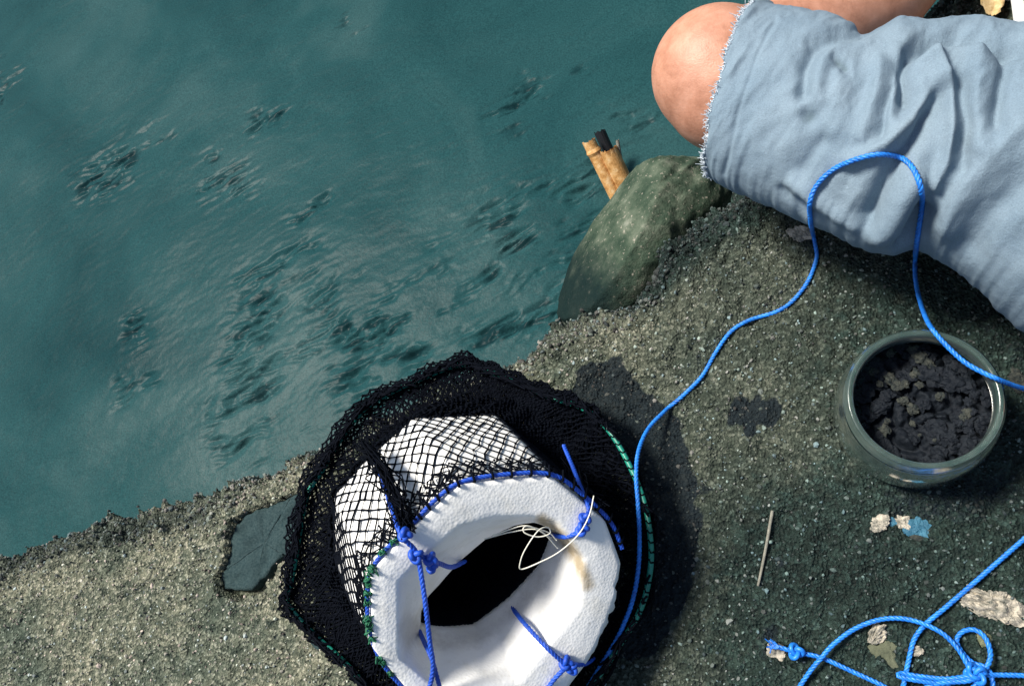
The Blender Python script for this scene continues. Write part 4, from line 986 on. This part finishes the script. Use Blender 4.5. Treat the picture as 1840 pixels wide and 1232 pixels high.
for c, s, r0 in (((1430, 1170, .012), .006, .4), ((1757, 1212, .02), .0065, 1.2), ((1748, 1206, .016), .006, 2.2)):
    a, b = knot(U(*c), s, RA * .95, r0); k_ = mesh('knot', a, b, MT['rope']); k_.parent = t_
fr = [tube(np.array([U(1402, 1163, .012), U(1394 + rng.normal(0, 3), 1161 + rng.normal(0, 4), .012 + rng.normal(0, .002)), U(1384 + rng.normal(0, 5), 1160 + rng.normal(0, 7), .008)]), .0006, 4) for _ in range(26)]
v, f = join(fr); k_ = mesh('frayed_end', v, f, MT['rope']); k_.parent = t_

# ------------------------------------------------------------------ shells, stones, twig, leaf
def lump(name, px, wpx, hpx, rot, label, cat, m, z=.004, flat=.45, seed=1, ridg=0, group=None, smooth=False):
    v, f = ico(4); k = SC(px[0], px[1], z); s = v.copy()
    s *= (1 + .6 * n3(v, 1.5, seed)[:, None] + .4 * n3(v, 3.6, seed + 3)[:, None] + .2 * n3(v, 8, seed + 6)[:, None] + .13 * n3(v, 22, seed + 8)[:, None])
    if ridg: s[:, 2] += .2 * np.sin(np.hypot(s[:, 0] + .8, s[:, 1]) * ridg * 1.8 + 3 * n3(v, 2, seed)) * (v[:, 2] > 0) + .12 * np.sin(np.arctan2(s[:, 1], s[:, 0] + 1.3) * 22) * (v[:, 2] > 0)
    s = s * np.array([wpx * k, hpx * k, flat * min(wpx, hpx) * k]); c, sn_ = math.cos(rot), math.sin(rot)
    s = np.stack([s[:, 0] * c - s[:, 1] * sn_, s[:, 0] * sn_ + s[:, 1] * c, s[:, 2]], 1)
    p = U(px[0], px[1], z); p[2] = ground(p[0], p[1]) + flat * min(wpx, hpx) * k * .35
    o = mesh(name, s, f, m, smooth=smooth); o.location = Vector(p); return tag(o, label, cat, group)
lump('oyster_shell', (1788, 1088), 44, 25, -.42, 'large pale oyster shell on the concrete above the rope loops', 'shell', MT['shell'], seed=4, ridg=7, flat=.55)
lump('oyster_shell', (1576, 1136), 18, 12, .9, 'small pale oyster shell inside the tall rope arch', 'shell', MT['shell'], seed=9, ridg=5, flat=.7)
lump('oyster_shell', (1648, 1168), 13, 8, .6, 'tiny tan shell chip beside the upright rope under the crossing', 'shell', MT['shell'], seed=12, flat=.6)
lump('oyster_shell', (1441, 419), 22, 13, -.25, 'pale shell lump beside the rope below the edge of the shorts', 'shell', MT['shell'], seed=15, flat=.55)
lump('oyster_shell', (1832, 682), 14, 20, .1, 'pale shell scrap by the rope just past the jar', 'shell', MT['crumb'], seed=18, flat=.55)
lump('stone', (1600, 1175), 24, 18, -.5, 'flat olive stone flake under the tall rope arch', 'stone', stone_mat('olive_stone', (.06, .07, .045), (.13, .14, .09), 120), seed=21, flat=.25)
lump('stone', (1395, 1172), 14, 16, .9, 'pale scuffed stone chip at the frayed rope end', 'stone', MT['shell'], seed=27, flat=.3, z=.0)
lump('stone', (1770, 1146), 9, 12, .2, 'small mossy pebble inside the round rope loop', 'stone', stone_mat('moss_stone', (.08, .1, .05), (.25, .25, .16), 160), seed=29, flat=.5)
# shell lump with a scrap of blue plastic
sc = thing('shell_cluster', U(1612, 945, 0), 'two pale shell bits stuck with a blue plastic scrap on dark concrete', 'shell cluster')
for nm, px, wp, hp_, rt, mm, sd_ in (('shell_bit', (1580, 940), 17, 13, .5, 'shell', 31), ('shell_bit', (1620, 938), 15, 13, -.6, 'shell', 35), ('plastic_scrap', (1650, 948), 23, 19, -.4, 'tape', 38), ('plastic_scrap', (1600, 936), 12, 7, -.2, 'tape', 41), ('shell_bit', (1655, 967), 18, 4, -.35, 'crumb', 44)):
    o = lump(nm, px, wp, hp_, rt, None, None, MT[mm], seed=sd_, flat=.5 if mm == 'shell' else .3); l0 = o.location.copy(); o.parent = sc; o.location = l0 - sc.location
tw = even(US([(1388, 917), (1383, 945), (1378, 975), (1371, 1010), (1362, 1052)], .004), .004); tw[:, 2] = [max(ground(p[0], p[1]) + .0022, .002) for p in tw]; 
for _ in range(8): tw[1:-1, 2] = np.maximum(tw[1:-1, 2], (tw[:-2, 2] + tw[2:, 2]) / 2)
v, f = tube(tw, np.linspace(.0016, .0012, len(tw)), 7); tag(mesh('twig', v, f, MT['twig']), 'thin straight grey twig lying on the concrete between basket and jar', 'twig')
def leaf():
    n = 14; t = np.linspace(0, 1, n); a = U(1786, 28, .012); b = U(1775, -45, .03); P = a + (b - a) * t[:, None]; s = np.cross(b - a, [0, 0, 1.]); s /= np.linalg.norm(s); w_ = .011 * np.sin(np.pi * (.12 + .8 * t)) ** .8
    q = np.linspace(-1, 1, 7); V = P[:, None] + (w_[:, None] * q[None])[..., None] * s + (np.abs(q)[None, :, None] * w_[:, None, None] * .35 * np.array([0, 0, 1.])) + rng.standard_normal((n, 7, 3)) * .0006
    top = V; bot = V - np.array([0, 0, .0008]); VV = np.concatenate([top, bot[:, ::-1]], 1)
    return mesh('dry_leaf', VV.reshape(-1, 3), gridfaces(n, 14, False, True), MT['leaf'])
tag(leaf(), 'dry curled tan leaf on the rock beside the sandalled foot', 'leaf')
for o in scene.objects:
    if o.type == 'MESH' and o.name in ('water', 'concrete_ledge'): pass
g_ = np.array([S_DIR[0], S_DIR[1], -S_DIR[2]]); gd = np.array([g_[0], g_[1], g_[2]]); vcam = gd @ RCW
print('GLINT px', CX - F * vcam[0] / vcam[2], CY + F * vcam[1] / vcam[2])
print('TRIS', sum(sum(len(p.vertices) - 2 for p in o.data.polygons) for o in scene.objects if o.type == 'MESH'), 'cam-knee', kr)
